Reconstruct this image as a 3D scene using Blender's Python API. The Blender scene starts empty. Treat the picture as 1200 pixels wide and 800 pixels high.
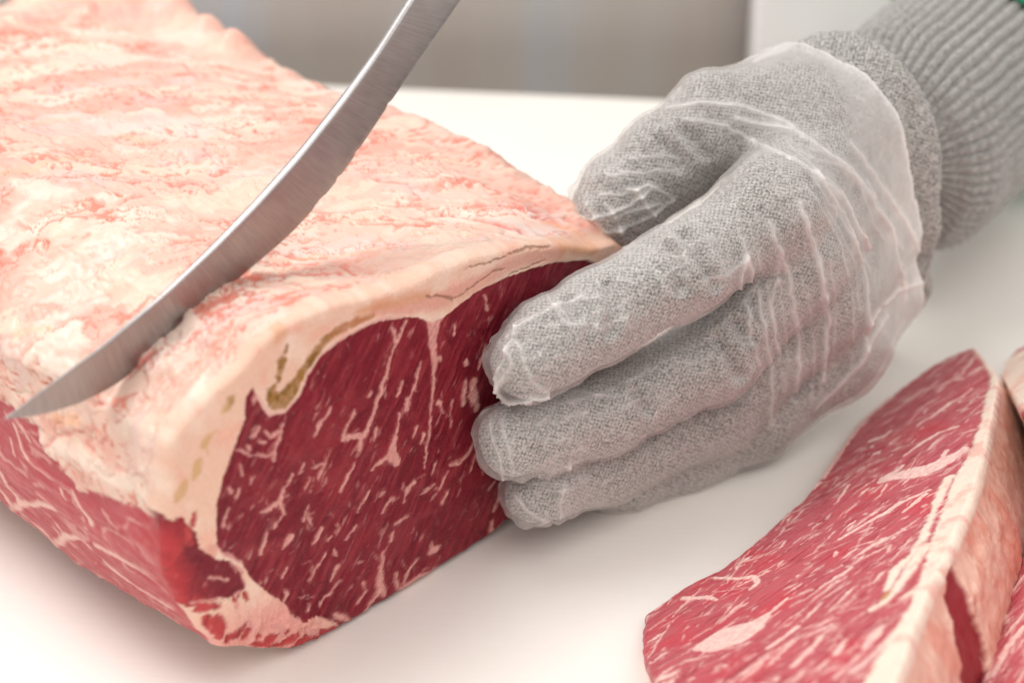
import bpy, math, random
import numpy as np

# ------------------------------------------------------------------ camera, world, lamps, exposure
sc = bpy.context.scene
MM = 0.001
PITCH, DIST, LENS = math.radians(32), 660.0, 85.0
TARGET = np.array([0, 0, 40.0])
CAM = TARGET + DIST * np.array([0, -math.cos(PITCH), math.sin(PITCH)])
cam_data = bpy.data.cameras.new('camera'); cam = bpy.data.objects.new('camera', cam_data)
sc.collection.objects.link(cam); sc.camera = cam
cam.location = CAM * MM; cam.rotation_euler = (math.pi / 2 - PITCH, 0, 0)
cam_data.lens = LENS; cam_data.sensor_width = 36; cam_data.clip_start = 0.02; cam_data.clip_end = 50
cam_data.dof.use_dof = True; cam_data.dof.focus_distance = 0.618; cam_data.dof.aperture_fstop = 8.5
world = bpy.data.worlds.new('World'); sc.world = world; world.use_nodes = True
bg = world.node_tree.nodes['Background']
bg.inputs['Color'].default_value = (1.0, 0.965, 0.93, 1); bg.inputs['Strength'].default_value = 0.60

def area_lamp(name, loc, aim, size, power, color):
    ld = bpy.data.lights.new(name, 'AREA'); ld.shape = 'SQUARE'; ld.size = size; ld.energy = power; ld.color = color
    o = bpy.data.objects.new(name, ld); sc.collection.objects.link(o); o.location = loc
    from mathutils import Vector
    o.rotation_euler = (Vector(aim) - Vector(loc)).to_track_quat('-Z', 'Y').to_euler()
    return o
area_lamp('softbox_lamp', (-0.70, 0.20, 1.65), (0.0, 0.0, 0.03), 0.9, 14.5, (1.0, 0.98, 0.96))
area_lamp('fill_lamp', (0.25, -0.6, 1.1), (0.02, 0.0, 0.02), 0.8, 2.6, (1.0, 0.95, 0.91))
sc.view_settings.view_transform = 'Standard'; sc.view_settings.look = 'None'
sc.view_settings.exposure = 0.52; sc.view_settings.gamma = 1.0; sc.view_settings.use_curve_mapping = False
sc.cycles.max_bounces = 6; sc.cycles.diffuse_bounces = 3; sc.cycles.glossy_bounces = 3; sc.cycles.caustics_reflective = False; sc.cycles.caustics_refractive = False; sc.cycles.adaptive_threshold = 0.02; sc.cycles.transparent_max_bounces = 12
sc.cycles.use_denoising = True

# ------------------------------------------------------------------ survey helpers (photo points -> real places)
FPX = 1200 * LENS / 36
RIGHT = np.array([1.0, 0, 0]); FWD = np.array([0, math.cos(PITCH), -math.sin(PITCH)]); UP = np.array([0, math.sin(PITCH), math.cos(PITCH)])
def ray(x, y):
    d = FWD + RIGHT * (x - 600) / FPX + UP * (400 - y) / FPX
    return d / np.linalg.norm(d)
def at_height(x, y, z=0.0):
    d = ray(x, y); return CAM + d * (z - CAM[2]) / d[2]
def on_plane(x, y, P, N):
    d = ray(x, y); return CAM + d * np.dot(P - CAM, N) / np.dot(d, N)
def project(P):
    v = P - CAM; w = v @ FWD
    return 600 + FPX * (v @ RIGHT) / w, 400 - FPX * (v @ UP) / w
PX = 0.217   # mm per photo pixel around the subject

# ------------------------------------------------------------------ numpy noise
_LAT = np.random.RandomState(7).rand(64 * 64 * 64).astype(np.float32) * 2 - 1
def vnoise(P, seed=0):
    P = np.asarray(P, np.float32) + np.array([seed * 7.31 % 61, seed * 3.77 % 59, seed * 5.13 % 53], np.float32)
    f = np.floor(P); i = f.astype(np.int32) & 63; t = P - f; t = t * t * (3 - 2 * t)
    x, y, z = i[..., 0], i[..., 1], i[..., 2]; a, b, c = t[..., 0], t[..., 1], t[..., 2]
    x1 = ((x + 1) & 63) << 12; x = x << 12; y1 = ((y + 1) & 63) << 6; y = y << 6; z1 = (z + 1) & 63
    def lx(yy, zz): g = _LAT[x + yy + zz]; return g + (_LAT[x1 + yy + zz] - g) * a
    p0 = lx(y, z); p0 = p0 + (lx(y1, z) - p0) * b
    p1 = lx(y, z1); p1 = p1 + (lx(y1, z1) - p1) * b
    return p0 + (p1 - p0) * c
def fbm(P, octaves=4, seed=0, gain=0.5):
    P = np.asarray(P, np.float32); s = 0; a = 1; n = 0
    for k in range(octaves):
        s = s + a * vnoise(P * (2.03 ** k) + 17.3 * k, seed + k); n += a; a *= gain
    return s / n
def ridged(P, octaves=3, seed=0):
    P = np.asarray(P, np.float32); s = 0; a = 1; n = 0
    for k in range(octaves):
        s = s + a * (1 - np.abs(vnoise(P * (2.03 ** k) + 9.1 * k, seed + k)) * 2); n += a; a *= 0.5
    return s / n
def sstep(a, b, x):
    t = np.clip((x - a) / (b - a), 0, 1); return t * t * (3 - 2 * t)
def lerp(c0, c1, m):
    return c0 + (np.asarray(c1, float) - c0) * m[:, None]

# ------------------------------------------------------------------ 2D masks
def poly_sd(Q, poly):
    """signed distance to a closed polygon, negative inside"""
    poly = np.asarray(poly, float); d = np.full(len(Q), 1e9); ins = np.zeros(len(Q), bool)
    for i in range(len(poly)):
        a, b = poly[i], poly[(i + 1) % len(poly)]; e = b - a; w = Q - a
        t = np.clip((w @ e) / max(e @ e, 1e-9), 0, 1); r = w - t[:, None] * e
        d = np.minimum(d, (r * r).sum(1))
        c = ((a[1] > Q[:, 1]) != (b[1] > Q[:, 1]))
        if e[1] != 0: ins ^= c & (Q[:, 0] < a[0] + e[0] * (Q[:, 1] - a[1]) / e[1])
    d = np.sqrt(d); return np.where(ins, -d, d)
def stroke(Q, pts, out, soft=0.25, strength=1.0, jit=None):
    """paints a polyline of (x, y, halfwidth) into the mask out (max)"""
    pts = np.asarray(pts, float)
    for i in range(max(1, len(pts) - 1)):
        a = pts[i]; b = pts[min(i + 1, len(pts) - 1)]; m = max(a[2], b[2]) + soft * 2
        lo = np.minimum(a[:2], b[:2]) - m; hi = np.maximum(a[:2], b[:2]) + m
        idx = np.nonzero((Q[:, 0] > lo[0]) & (Q[:, 0] < hi[0]) & (Q[:, 1] > lo[1]) & (Q[:, 1] < hi[1]))[0]
        if not len(idx): continue
        q = Q[idx]; e = b[:2] - a[:2]; w = q - a[:2]; L2 = e @ e
        t = np.clip((w @ e) / L2, 0, 1) if L2 > 1e-9 else np.zeros(len(q))
        d = np.linalg.norm(w - t[:, None] * e, axis=1) - (a[2] + (b[2] - a[2]) * t)
        if jit is not None: d = d + jit[idx]
        v = strength * sstep(soft, -soft, d)
        out[idx] = np.maximum(out[idx], v)

# ------------------------------------------------------------------ objects
COL = sc.collection
def new_mesh(name, V, F, mat, parent=None, col=None, normals=None, smooth=True, vals=None):
    """V in mm, F an (n,3|4) array (or list of lists)"""
    me = bpy.data.meshes.new(name); V = np.asarray(V, float)
    if isinstance(F, np.ndarray):
        k = F.shape[1]; me.vertices.add(len(V)); me.vertices.foreach_set('co', (V * MM).ravel())
        me.loops.add(F.size); me.loops.foreach_set('vertex_index', F.ravel().astype(np.int32))
        me.polygons.add(len(F)); me.polygons.foreach_set('loop_start', (np.arange(len(F)) * k).astype(np.int32))
        me.update(calc_edges=True)
    else:
        me.from_pydata([tuple(v) for v in V * MM], [], F)
    me.polygons.foreach_set('use_smooth', np.full(len(me.polygons), smooth))
    if col is not None:
        at = me.color_attributes.new('col', 'FLOAT_COLOR', 'POINT')
        c4 = np.ones((len(V), 4)); c4[:, :3] = np.clip(col, 0, 1); at.data.foreach_set('color', c4.ravel())
    for k_, v_ in (vals or {}).items():
        at = me.attributes.new(k_, 'FLOAT', 'POINT'); at.data.foreach_set('value', np.asarray(v_, np.float32))
    me.validate(); me.update()
    if normals is not None: me.normals_split_custom_set_from_vertices([tuple(x) for x in normals])
    if mat: me.materials.append(mat)
    o = bpy.data.objects.new(name, me); COL.objects.link(o)
    if parent is not None: attach(o, parent)
    return o
def attach(o, parent):
    o.parent = parent
    o.matrix_parent_inverse = parent.matrix_basis.inverted()
def thing(name, label, cat, loc=(0, 0, 0), group=None):
    o = bpy.data.objects.new(name, None); COL.objects.link(o); o.empty_display_size = 0.02
    o.location = np.asarray(loc, float) * MM
    return tag(o, label, cat, group)
def tag(o, label=None, cat=None, group=None, kind=None):
    for k, v in (('label', label), ('category', cat), ('group', group), ('kind', kind)):
        if v: o[k] = v
    return o
def vert_normals(V, F):
    N = np.zeros_like(V); k = F.shape[1]
    a = V[F[:, 0]]; b = V[F[:, 1]]; c = V[F[:, 2]]
    fn = np.cross(b - a, c - a) if k == 3 else np.cross(c - a, V[F[:, 3]] - b)
    for j in range(k):
        for ax in range(3): N[:, ax] += np.bincount(F[:, j], fn[:, ax], len(V))
    return N / np.maximum(np.linalg.norm(N, axis=1), 1e-12)[:, None]
def grid_faces(nu, nv, wrap_u=False):
    iu = np.arange(nu if wrap_u else nu - 1); iv = np.arange(nv - 1)
    I, J = np.meshgrid(iu, iv, indexing='ij'); I = I.ravel(); J = J.ravel(); I2 = (I + 1) % nu
    return np.stack([I * nv + J, I2 * nv + J, I2 * nv + J + 1, I * nv + J + 1], 1)
def split_parts(V, F, names, cls, mat, parent, col, N, labels=None):
    """one mesh object for every class of faces; shared normals keep the joins smooth"""
    out = {}
    for k, nm in enumerate(names):
        f = F[cls == k]
        if not len(f): continue
        used, inv = np.unique(f, return_inverse=True)
        out[nm] = new_mesh(nm, V[used], inv.reshape(f.shape), mat, parent, col[used], N[used])
        if labels and nm in labels: out[nm]['label'] = labels[nm]
    return out

# ------------------------------------------------------------------ materials
def mat_new(name):
    m = bpy.data.materials.new(name); m.use_nodes = True
    nt = m.node_tree; return m, nt, nt.nodes['Principled BSDF']
def nd(nt, typ, **kw):
    n = nt.nodes.new(typ)
    for k, v in kw.items():
        if k in n.inputs: n.inputs[k].default_value = v
        else: setattr(n, k, v)
    return n
def ramp(nt, stops, src):
    r = nt.nodes.new('ShaderNodeValToRGB'); els = r.color_ramp.elements
    while len(els) < len(stops): els.new(0.5)
    for e, (p, c) in zip(els, stops): e.position = p; e.color = c if len(c) == 4 else (*c, 1)
    nt.links.new(src, r.inputs['Fac']); return r
def meat_material(name, rough, bump, sss, fine=900, coat=0.25, grain=0.18, spec=0.25):
    m, nt, b = mat_new(name); L = nt.links.new
    at = nd(nt, 'ShaderNodeAttribute', attribute_name='col')
    tc = nd(nt, 'ShaderNodeTexCoord')
    n1 = nd(nt, 'ShaderNodeTexNoise', Scale=float(fine), Detail=3.0)
    L(tc.outputs['Object'], n1.inputs['Vector'])
    mr = nd(nt, 'ShaderNodeMapRange'); mr.inputs['To Min'].default_value = 1 - grain; mr.inputs['To Max'].default_value = 1 + grain
    L(n1.outputs['Fac'], mr.inputs['Value'])
    mx = nd(nt, 'ShaderNodeVectorMath', operation='MULTIPLY'); L(at.outputs['Color'], mx.inputs[0]); L(mr.outputs['Result'], mx.inputs[1])
    L(mx.outputs['Vector'], b.inputs['Base Color'])
    n2 = nd(nt, 'ShaderNodeTexNoise', Scale=210.0, Detail=4.0); L(tc.outputs['Object'], n2.inputs['Vector'])
    r2 = nd(nt, 'ShaderNodeMapRange'); r2.inputs['From Min'].default_value = 0.3; r2.inputs['From Max'].default_value = 0.7
    r2.inputs['To Min'].default_value = rough - 0.12; r2.inputs['To Max'].default_value = rough + 0.15
    L(n2.outputs['Fac'], r2.inputs['Value']); L(r2.outputs['Result'], b.inputs['Roughness'])
    bp = nd(nt, 'ShaderNodeBump', Strength=bump, Distance=0.0006); L(n1.outputs['Fac'], bp.inputs['Height']); L(bp.outputs['Normal'], b.inputs['Normal'])
    b.inputs['Subsurface Weight'].default_value = sss; b.inputs['Subsurface Radius'].default_value = (1.0, 0.35, 0.25); b.inputs['Subsurface Scale'].default_value = 0.0022
    b.inputs['Specular IOR Level'].default_value = spec
    b.inputs['Coat Weight'].default_value = coat; b.inputs['Coat Roughness'].default_value = 0.14
    return m
M_CUT = meat_material('meat_cut_surface', 0.42, 0.25, 0.0, 1400, 0.0, 0.15, 0.18)
M_FAT = meat_material('meat_outer_surface', 0.40, 0.06, 0.2, 400, 0.14, 0.06, 0.30)
M_STEAK = meat_material('steak_surface', 0.42, 0.25, 0.06, 1400, 0.03, 0.14, 0.2)

# ------------------------------------------------------------------ the setting
def rounded_box(name, lo, hi, r, mat, parent=None, seg=4):
    import bmesh
    bm = bmesh.new(); bmesh.ops.create_cube(bm, size=1)
    lo = np.asarray(lo, float); hi = np.asarray(hi, float)
    for v in bm.verts:
        v.co = ((lo + hi) / 2 + (hi - lo) * np.array(v.co)) * MM
    bmesh.ops.bevel(bm, geom=list(bm.edges), offset=r * MM, segments=seg, profile=0.5, affect='EDGES')
    me = bpy.data.meshes.new(name); bm.to_mesh(me); bm.free()
    me.polygons.foreach_set('use_smooth', np.ones(len(me.polygons), bool))
    me.materials.append(mat); o = bpy.data.objects.new(name, me); COL.objects.link(o)
    if parent: attach(o, parent)
    return o
def board_material():
    m, nt, b = mat_new('white_board_plastic'); L = nt.links.new
    tc = nd(nt, 'ShaderNodeTexCoord')
    n = nd(nt, 'ShaderNodeTexNoise', Scale=9.0, Detail=5.0); L(tc.outputs['Object'], n.inputs['Vector'])
    r = ramp(nt, [(0.3, (0.87, 0.83, 0.775)), (0.7, (0.91, 0.875, 0.83))], n.outputs['Fac']); L(r.outputs['Color'], b.inputs['Base Color'])
    mp = nd(nt, 'ShaderNodeMapping'); mp.inputs['Scale'].default_value = (14, 420, 60); mp.inputs['Rotation'].default_value = (0, 0, 0.12)
    L(tc.outputs['Object'], mp.inputs['Vector'])
    s = nd(nt, 'ShaderNodeTexNoise', Scale=1.0, Detail=4.0); L(mp.outputs['Vector'], s.inputs['Vector'])
    bp = nd(nt, 'ShaderNodeBump', Strength=0.12, Distance=0.0006); L(s.outputs['Fac'], bp.inputs['Height']); L(bp.outputs['Normal'], b.inputs['Normal'])
    r2 = nd(nt, 'ShaderNodeMapRange'); r2.inputs['To Min'].default_value = 0.35; r2.inputs['To Max'].default_value = 0.6
    L(n.outputs['Fac'], r2.inputs['Value']); L(r2.outputs['Result'], b.inputs['Roughness'])
    return m
BE0, BE1 = at_height(370, 98), at_height(775, 115)
edge_dir = (BE1 - BE0) / np.linalg.norm(BE1 - BE0); edge_yaw = math.atan2(edge_dir[1], edge_dir[0])
bd = rounded_box('cutting_board', (-235, -640, -22), (480, 0, 0), 2.2, board_material())
bd.location = BE0 * MM; bd.rotation_euler = (0, 0, edge_yaw)
tag(bd, 'large white plastic cutting board under all the meat', 'cutting board')

def table_material():
    m, nt, b = mat_new('brown_grey_table'); L = nt.links.new
    tc = nd(nt, 'ShaderNodeTexCoord'); n = nd(nt, 'ShaderNodeTexNoise', Scale=14.0, Detail=4.0); L(tc.outputs['Object'], n.inputs['Vector'])
    r = ramp(nt, [(0.3, (0.44, 0.40, 0.35)), (0.7, (0.54, 0.50, 0.45))], n.outputs['Fac']); L(r.outputs['Color'], b.inputs['Base Color'])
    b.inputs['Roughness'].default_value = 0.45; return m
tb = rounded_box('table', (-1500, -900, -60), (1500, 287, -22.5), 2, table_material()); tag(tb, kind='structure')
def wall_material():
    m, nt, b = mat_new('grey_wall_panels'); L = nt.links.new
    tc = nd(nt, 'ShaderNodeTexCoord'); mp = nd(nt, 'ShaderNodeMapping'); mp.inputs['Scale'].default_value = (16, 1, 2.5); mp.inputs['Location'].default_value = (3.3, 0, 0)
    L(tc.outputs['Object'], mp.inputs['Vector'])
    n = nd(nt, 'ShaderNodeTexNoise', Scale=1.0, Detail=3.0); L(mp.outputs['Vector'], n.inputs['Vector'])
    r = ramp(nt, [(0.30, (0.48, 0.42, 0.37)), (0.5, (0.52, 0.49, 0.47)), (0.66, (0.49, 0.54, 0.61))], n.outputs['Fac']); L(r.outputs['Color'], b.inputs['Base Color'])
    b.inputs['Metallic'].default_value = 0.0; b.inputs['Roughness'].default_value = 0.6; return m
wl = rounded_box('back_wall', (-1500, 272, -22), (1500, 285, 130), 1.5, wall_material()); tag(wl, kind='structure')
m_white, nt_w, b_w = mat_new('white_tub_plastic')
tcw = nd(nt_w, 'ShaderNodeTexCoord'); nw = nd(nt_w, 'ShaderNodeTexNoise', Scale=20.0)
nt_w.links.new(tcw.outputs['Object'], nw.inputs['Vector'])
rw = ramp(nt_w, [(0.3, (0.78, 0.77, 0.78)), (0.7, (0.84, 0.83, 0.84))], nw.outputs['Fac']); nt_w.links.new(rw.outputs['Color'], b_w.inputs['Base Color']); b_w.inputs['Roughness'].default_value = 0.4
pw = at_height(866, 60, -10)
tub = rounded_box('white_tub', (pw[0], 240, -22.3), (pw[0] + 330, 264, 110), 3, m_white)
tag(tub, 'plain white tub standing behind the cutting board at right', 'tub')

# ------------------------------------------------------------------ the beef loin: frame of its cut face
FA, FB = at_height(350, 763), at_height(592, 616)
T = (FB - FA) / np.linalg.norm(FB - FA); NRM = np.array([T[1], -T[0], 0.0]); LNG = -NRM
FA = FA + NRM * 1.5
ZUP = np.array([0, 0, 1.0])
def fuv(x, y, off=0.0):
    P = on_plane(x, y, FA + NRM * off, NRM); return np.array([(P - FA) @ T, P[2]])
def fpl(pts, k=PX * 1.2):
    """photo polyline (x, y, w) -> (u, z, w) on the cut face"""
    return np.array([[*fuv(p[0], p[1]), (p[2] if len(p) > 2 else 1) * k] for p in pts])
def fpoly(pts): return np.array([fuv(*p) for p in pts])
def fo(x, y, off):
    return on_plane(x, y, FA + NRM * off, NRM)

visible_out = [(300, 764), (265, 763), (240, 739), (222, 714), (210, 690), (204, 660), (202, 630), (202, 600), (202, 560), (204, 525), (221, 500), (254, 462),
    (287, 433), (303, 408), (336, 381), (377, 360), (430, 347), (480, 332), (513, 315), (563, 296), (612, 288), (640, 286), (672, 287), (700, 291)]
hidden_out = [(118, 71), (126, 62), (128, 46), (122, 26), (112, 9), (100, 1.0)]
bottom_out = [(592, 616), (560, 640), (520, 668), (500, 681), (480, 695), (440, 722), (410, 738), (385, 751), (350, 763)]
raw = np.array([fuv(*p) for p in visible_out] + hidden_out + [fuv(*p) for p in bottom_out]); raw[:, 1] = np.maximum(raw[:, 1], 0.4)
def closed_resample(P, n, weight=None, smooth=2):
    Q = np.vstack([P, P[:1]]); seg = np.linalg.norm(np.diff(Q, axis=0), axis=1); s = np.r_[0, np.cumsum(seg)]
    d = np.linspace(0, s[-1], 4000, endpoint=False); R = np.stack([np.interp(d, s, Q[:, k]) for k in range(2)], 1)
    for _ in range(smooth):
        k = 41; ker = np.hanning(k + 2)[1:-1]; ker /= ker.sum()
        R = np.stack([np.convolve(np.r_[R[-20:, j], R[:, j], R[:20, j]], ker, 'valid') for j in range(2)], 1)
    w = np.ones(4000) if weight is None else weight(R)
    c = np.r_[0, np.cumsum(w)]; c /= c[-1]
    q = np.interp(np.arange(n) / n, c, np.arange(4001))
    R2 = np.vstack([R, R[:1]])
    return np.stack([np.interp(q, np.arange(4001), R2[:, j]) for j in range(2)], 1)
NOUT = 1240
def out_weight(R):
    hid = (R[:, 0] > 100) | ((R[:, 1] < 1.5))
    return np.where(hid, 0.25, 1.0)
OUT = closed_resample(raw, NOUT, out_weight)
OUT[:, 1] = np.maximum(OUT[:, 1], 0.4)
# ragged edges: outline wobble
ang = np.arange(NOUT)
wob = fbm(np.stack([OUT[:, 0] / 3.2, OUT[:, 1] / 3.2, 0 * ang], 1), 3, 5)
ctr0 = OUT.mean(0); dirs = OUT - ctr0; dirs /= np.linalg.norm(dirs, axis=1)[:, None]
OUT = OUT + dirs * (wob * (0.35 + 0.5 * sstep(50, 20, OUT[:, 1])))[:, None]
OUT[:, 1] = np.maximum(OUT[:, 1], 0.4)

# ---- cut face: polar sheet that ends exactly on the outline
CTR = np.array([42.0, 44.0]); NR = 210; R_EDGE = 2.4
rr = np.linspace(0, 1, NR) ** 0.92
FQ = (CTR + (OUT[:, None, :] - CTR) * rr[None, :, None]).reshape(-1, 2)     # (NOUT*NR, 2)
FF = grid_faces(NOUT, NR, True)
edge_d = (np.linalg.norm(OUT - CTR, axis=1)[:, None] * (1 - rr)[None, :]).ravel()
P3 = np.stack([FQ[:, 0], FQ[:, 1], np.zeros(len(FQ))], 1)
warp = np.stack([fbm(P3 / 2.2, 3, 11), fbm(P3 / 2.2, 3, 12)], 1) * 0.75 + np.stack([fbm(P3 / 0.7, 2, 13), fbm(P3 / 0.7, 2, 14)], 1) * 0.32
Q = FQ + warp
Qs = FQ + warp * 0.5

JIT = 0.34 * fbm(P3 / 1.5, 3, 16) + 0.22 * fbm(P3 / 0.55, 2, 18)
lean_poly = [(259, 640), (258, 596), (266, 563), (282, 521), (291, 492), (291, 468), (299, 456), (305, 467), (311, 477), (320, 486), (336, 483), (352, 465), (361, 440), (377, 415),
    (406, 392), (431, 379), (447, 372), (470, 371), (492, 372), (505, 378), (520, 372), (532, 362), (545, 352), (559, 341), (575, 333), (596, 325), (625, 315), (650, 309), (690, 307), (740, 330),
    (740, 620), (592, 640), (520, 690), (440, 740), (405, 742), (392, 728), (372, 722), (356, 730), (343, 722), (336, 708), (318, 697), (299, 681), (287, 663), (264, 652)]
lean_sd = poly_sd(Qs, fpoly(lean_poly))
small_poly = [(196, 610), (212, 615), (222, 612), (236, 628), (239, 646), (256, 656), (274, 660), (287, 672), (293, 690), (284, 701), (262, 706), (242, 711), (228, 718), (205, 720), (190, 660)]
small_sd = poly_sd(Q, fpoly(small_poly))
lean = np.maximum(sstep(0.25, -0.25, lean_sd + 0.5 * JIT), sstep(0.35, -0.35, small_sd + 2 * JIT))
# red bits in the bottom fringe
fr = np.zeros(len(Q))
for st in [[(247, 728, 6), (256, 742, 5)], [(259, 728, 7), (264, 740, 7), (262, 746, 6)], [(272, 752, 4), (284, 742, 4), (292, 734, 3)], [(290, 748, 4), (296, 738, 4)], [(308, 748, 4), (314, 736, 3)],
           [(318, 752, 5), (326, 744, 4)], [(334, 756, 4), (345, 748, 4), (352, 740, 3)], [(350, 756, 6), (372, 748, 4), (385, 744, 3)], [(325, 734, 2), (340, 742, 2.5)], [(300, 757, 3), (330, 759, 3)],
           [(278, 703, 3), (283, 712, 2.5)], [(291, 697, 3), (294, 704, 2)], [(238, 716, 5), (262, 712, 3)], [(225, 625, 3), (230, 640, 4)], [(360, 745, 4), (396, 738, 4)], [(234, 605, 1.5), (232, 618, 3)]]:
    stroke(Q, fpl(st), fr, 0.5)
lean = np.maximum(lean, fr)

fat = np.zeros(len(Q))
streaks = [
 [(512,350,14),(511,364,14),(508,379,8),(508,396,5.5),(508,412,4),(510,424,3.5),(507,440,2.5),(508,456,2),(506,474,1.8),(503,500,1.5),(500,528,1.3),(498,547,1.0)], [(510,420,2),(516,420,2.5)],
 [(475,377,1.5),(468,393,2.2),(461,412,1.8),(455,432,2.2),(448,452,3),(442,470,2.4),(436,488,1.8),(430,503,3),(424,513,4.2),(421,526,2)], [(424,511,4),(412,511,3),(403,514,2.5)], [(460,384,1.4),(464,400,2)], [(403,512,2),(408,498,1.2),(414,482,1)],
 [(493,425,1),(488,444,1.6),(482,462,2),(476,480,1.6)], [(478,468,3),(474,480,2)], [(470,448,1.6),(465,461,2)],
 [(468,484,1),(463,508,2.2),(459,524,4.5),(460,536,6),(466,542,4)], [(457,533,4),(446,541,2.4),(436,551,1)],
 [(545,448,3),(544,474,2.5)], [(556,446,4),(554,462,6),(560,478,4)], [(570,404,1.3),(562,432,1.3)], [(568,346,1.4),(573,362,1.8)], [(533,382,2),(532,392,1.6)], [(547,424,2.3),(548,426,2)], [(514,471,2.4),(516,474,2.2)],
 [(416,543,1),(408,560,2),(399,577,1)], [(441,502,2),(438,514,1.8)], [(489,499,1.6),(484,511,1.8)], [(495,508,1.7),(493,518,1.6)], [(528,544,2),(540,541,1.8),(549,531,3),(556,516,1.8)], [(556,535,1.6),(552,553,1)],
 [(511,543,1.2),(507,556,1.4)], [(524,553,1.2),(515,571,1.8)], [(485,564,2.6),(476,576,2.2),(473,588,1)], [(525,576,2.4),(519,589,1.6)], [(433,575,1),(420,600,1)], [(458,584,1.2),(449,599,1.8)], [(478,603,1.2),(463,613,1.2)], [(580,564,1.4),(573,574,1)], [(575,612,2.5),(576,622,2.2)],
 [(388,479,1.4),(376,499,2.3),(371,511,1.1)], [(334,499,1.6),(331,514,2.4),(326,528,1.6),(323,539,2.2)], [(331,507,2.2),(321,513,2.2),(315,507,1.6)], [(284,529,0.8),(300,536,1),(315,537,1),(325,531,1)], [(307,503,1.6),(303,513,1.7)], [(296,525,1.8),(297,528,1.8)], [(314,522,1.4),(309,519,1)],
 [(345,558,1.2),(336,572,1.8),(332,588,3.4),(320,596,2.8),(309,602,1.6)], [(332,590,3),(335,604,2.4),(325,618,1.4)], [(382,543,1.2),(376,561,1.8)], [(358,544,2),(354,554,2)], [(366,561,1.6),(360,573,1.5)], [(283,577,1.8),(280,586,2)], [(272,599,1.4),(268,617,1.6)], [(285,549,1.4),(288,559,1.5)], [(301,562,1.6),(299,568,1.6)], [(273,574,1.8),(275,578,1.4)], [(363,596,1.2),(357,611,1.2)],
 [(252,646,5),(262,652,3.6),(276,656,3.2),(287,667,3.2),(296,685,3.6),(302,698,6),(314,708,8.5),(328,717,8.5),(341,728,6.5),(356,737,5),(372,742,4)], [(266,716,7),(282,716,8),(296,720,9)], [(300,730,8),(318,738,7),(338,736,5)],
 [(230,711,1.2),(250,706,1.4),(267,704,1.2)], [(280,700,1.6),(290,694,1.2)], [(316,627,2),(310,651,2)], [(342,629,4),(335,641,1.6)], [(378,621,2.6),(370,636,2.4)], [(382,649,1.3),(371,667,1.6),(364,681,1.4)], [(396,664,2.4),(390,679,1.7)], [(338,667,1.4),(334,676,1.5)], [(337,694,1.8),(335,711,1.4)], [(389,694,1.5),(376,709,1.3)], [(365,709,1.5),(362,716,2)], [(250,680,0.8),(272,682,1)],
 [(449,647,1.2),(446,668,3.4),(445,686,5),(450,696,3.4)], [(445,690,3),(435,705,2),(424,721,1.3)], [(426,683,1.6),(429,693,1.8),(420,706,1.7)], [(417,616,1.5),(405,632,1.6)], [(460,624,1.5),(457,633,1.6)], [(488,654,1.4),(478,668,2),(470,691,2)], [(476,688,6),(490,680,9),(512,669,5)], [(504,646,3.4),(513,640,3.2)], [(462,672,1.4),(466,690,1.6)],
 [(395,722,3),(410,728,3)], [(585,585,1.5),(578,600,1.2)], [(530,470,1),(528,500,0.8)],
]
for s_ in streaks: stroke(Q, fpl(s_), fat, 0.5, 0.92, JIT)
halo = np.zeros(len(Q))
for s_ in streaks: stroke(Q, fpl(s_) * np.array([1, 1, 1.3]), halo, 1.3, 1.0)
rng = random.Random(4)
g0 = np.array([0.42, -0.91])
for _ in range(300):     # small random flecks along the grain, few large and many faint
    x = rng.uniform(250, 625); y = rng.uniform(370, 740); big_ = rng.random() ** 3
    L_ = 3 + 20 * big_ * rng.random() + 5 * rng.random(); a = math.radians(rng.gauss(0, 30)); d = np.array([g0[0]*math.cos(a)-g0[1]*math.sin(a), g0[0]*math.sin(a)+g0[1]*math.cos(a)])
    w = 0.35 + 2.4 * big_ + 0.5 * rng.random() ** 2; k = rng.uniform(-0.25, 0.25) * L_
    stroke(Q, fpl([(x - d[0]*L_*.7, y - d[1]*L_*.7, 0.05), (x - d[0]*L_*.1 + k * .3, y - d[1]*L_*.1, w), (x + d[0]*L_*.3, y + d[1]*L_*.3, w * rng.uniform(0, .8))]), fat, 0.42, rng.uniform(0.08, 0.35) + 0.6 * big_, JIT)

gdir = fuv(442, 500) - fuv(424, 540); gdir /= np.linalg.norm(gdir); gper = np.array([-gdir[1], gdir[0]])
GP = np.stack([FQ @ gper / 0.9, FQ @ gdir / 7.0, 0 * FQ[:, 0]], 1)
fib = fbm(GP, 4, 31)
low = fbm(P3 / 14, 3, 33)
fat = np.maximum(fat, 0.45 * sstep(0.30, 0.62, fbm(np.stack([FQ @ gper / 1.3, FQ @ gdir / 4.5, 0 * FQ[:, 0]], 1), 3, 35)) * sstep(-0.3, 0.3, low))
c = np.empty((len(Q), 3)); c[:] = (0.19, 0.0125, 0.024)
c = lerp(c, (0.27, 0.034, 0.045), sstep(0.0, 0.5, fib) * 0.8)
c = lerp(c, (0.12, 0.010, 0.018), sstep(0.0, -0.5, fib) * 0.7)
c = lerp(c, (0.28, 0.028, 0.038), sstep(0.0, 0.6, low) * 0.5)
c = lerp(c, (0.17, 0.015, 0.026), sstep(0.35, -0.5, small_sd) * 0.8)
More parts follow.
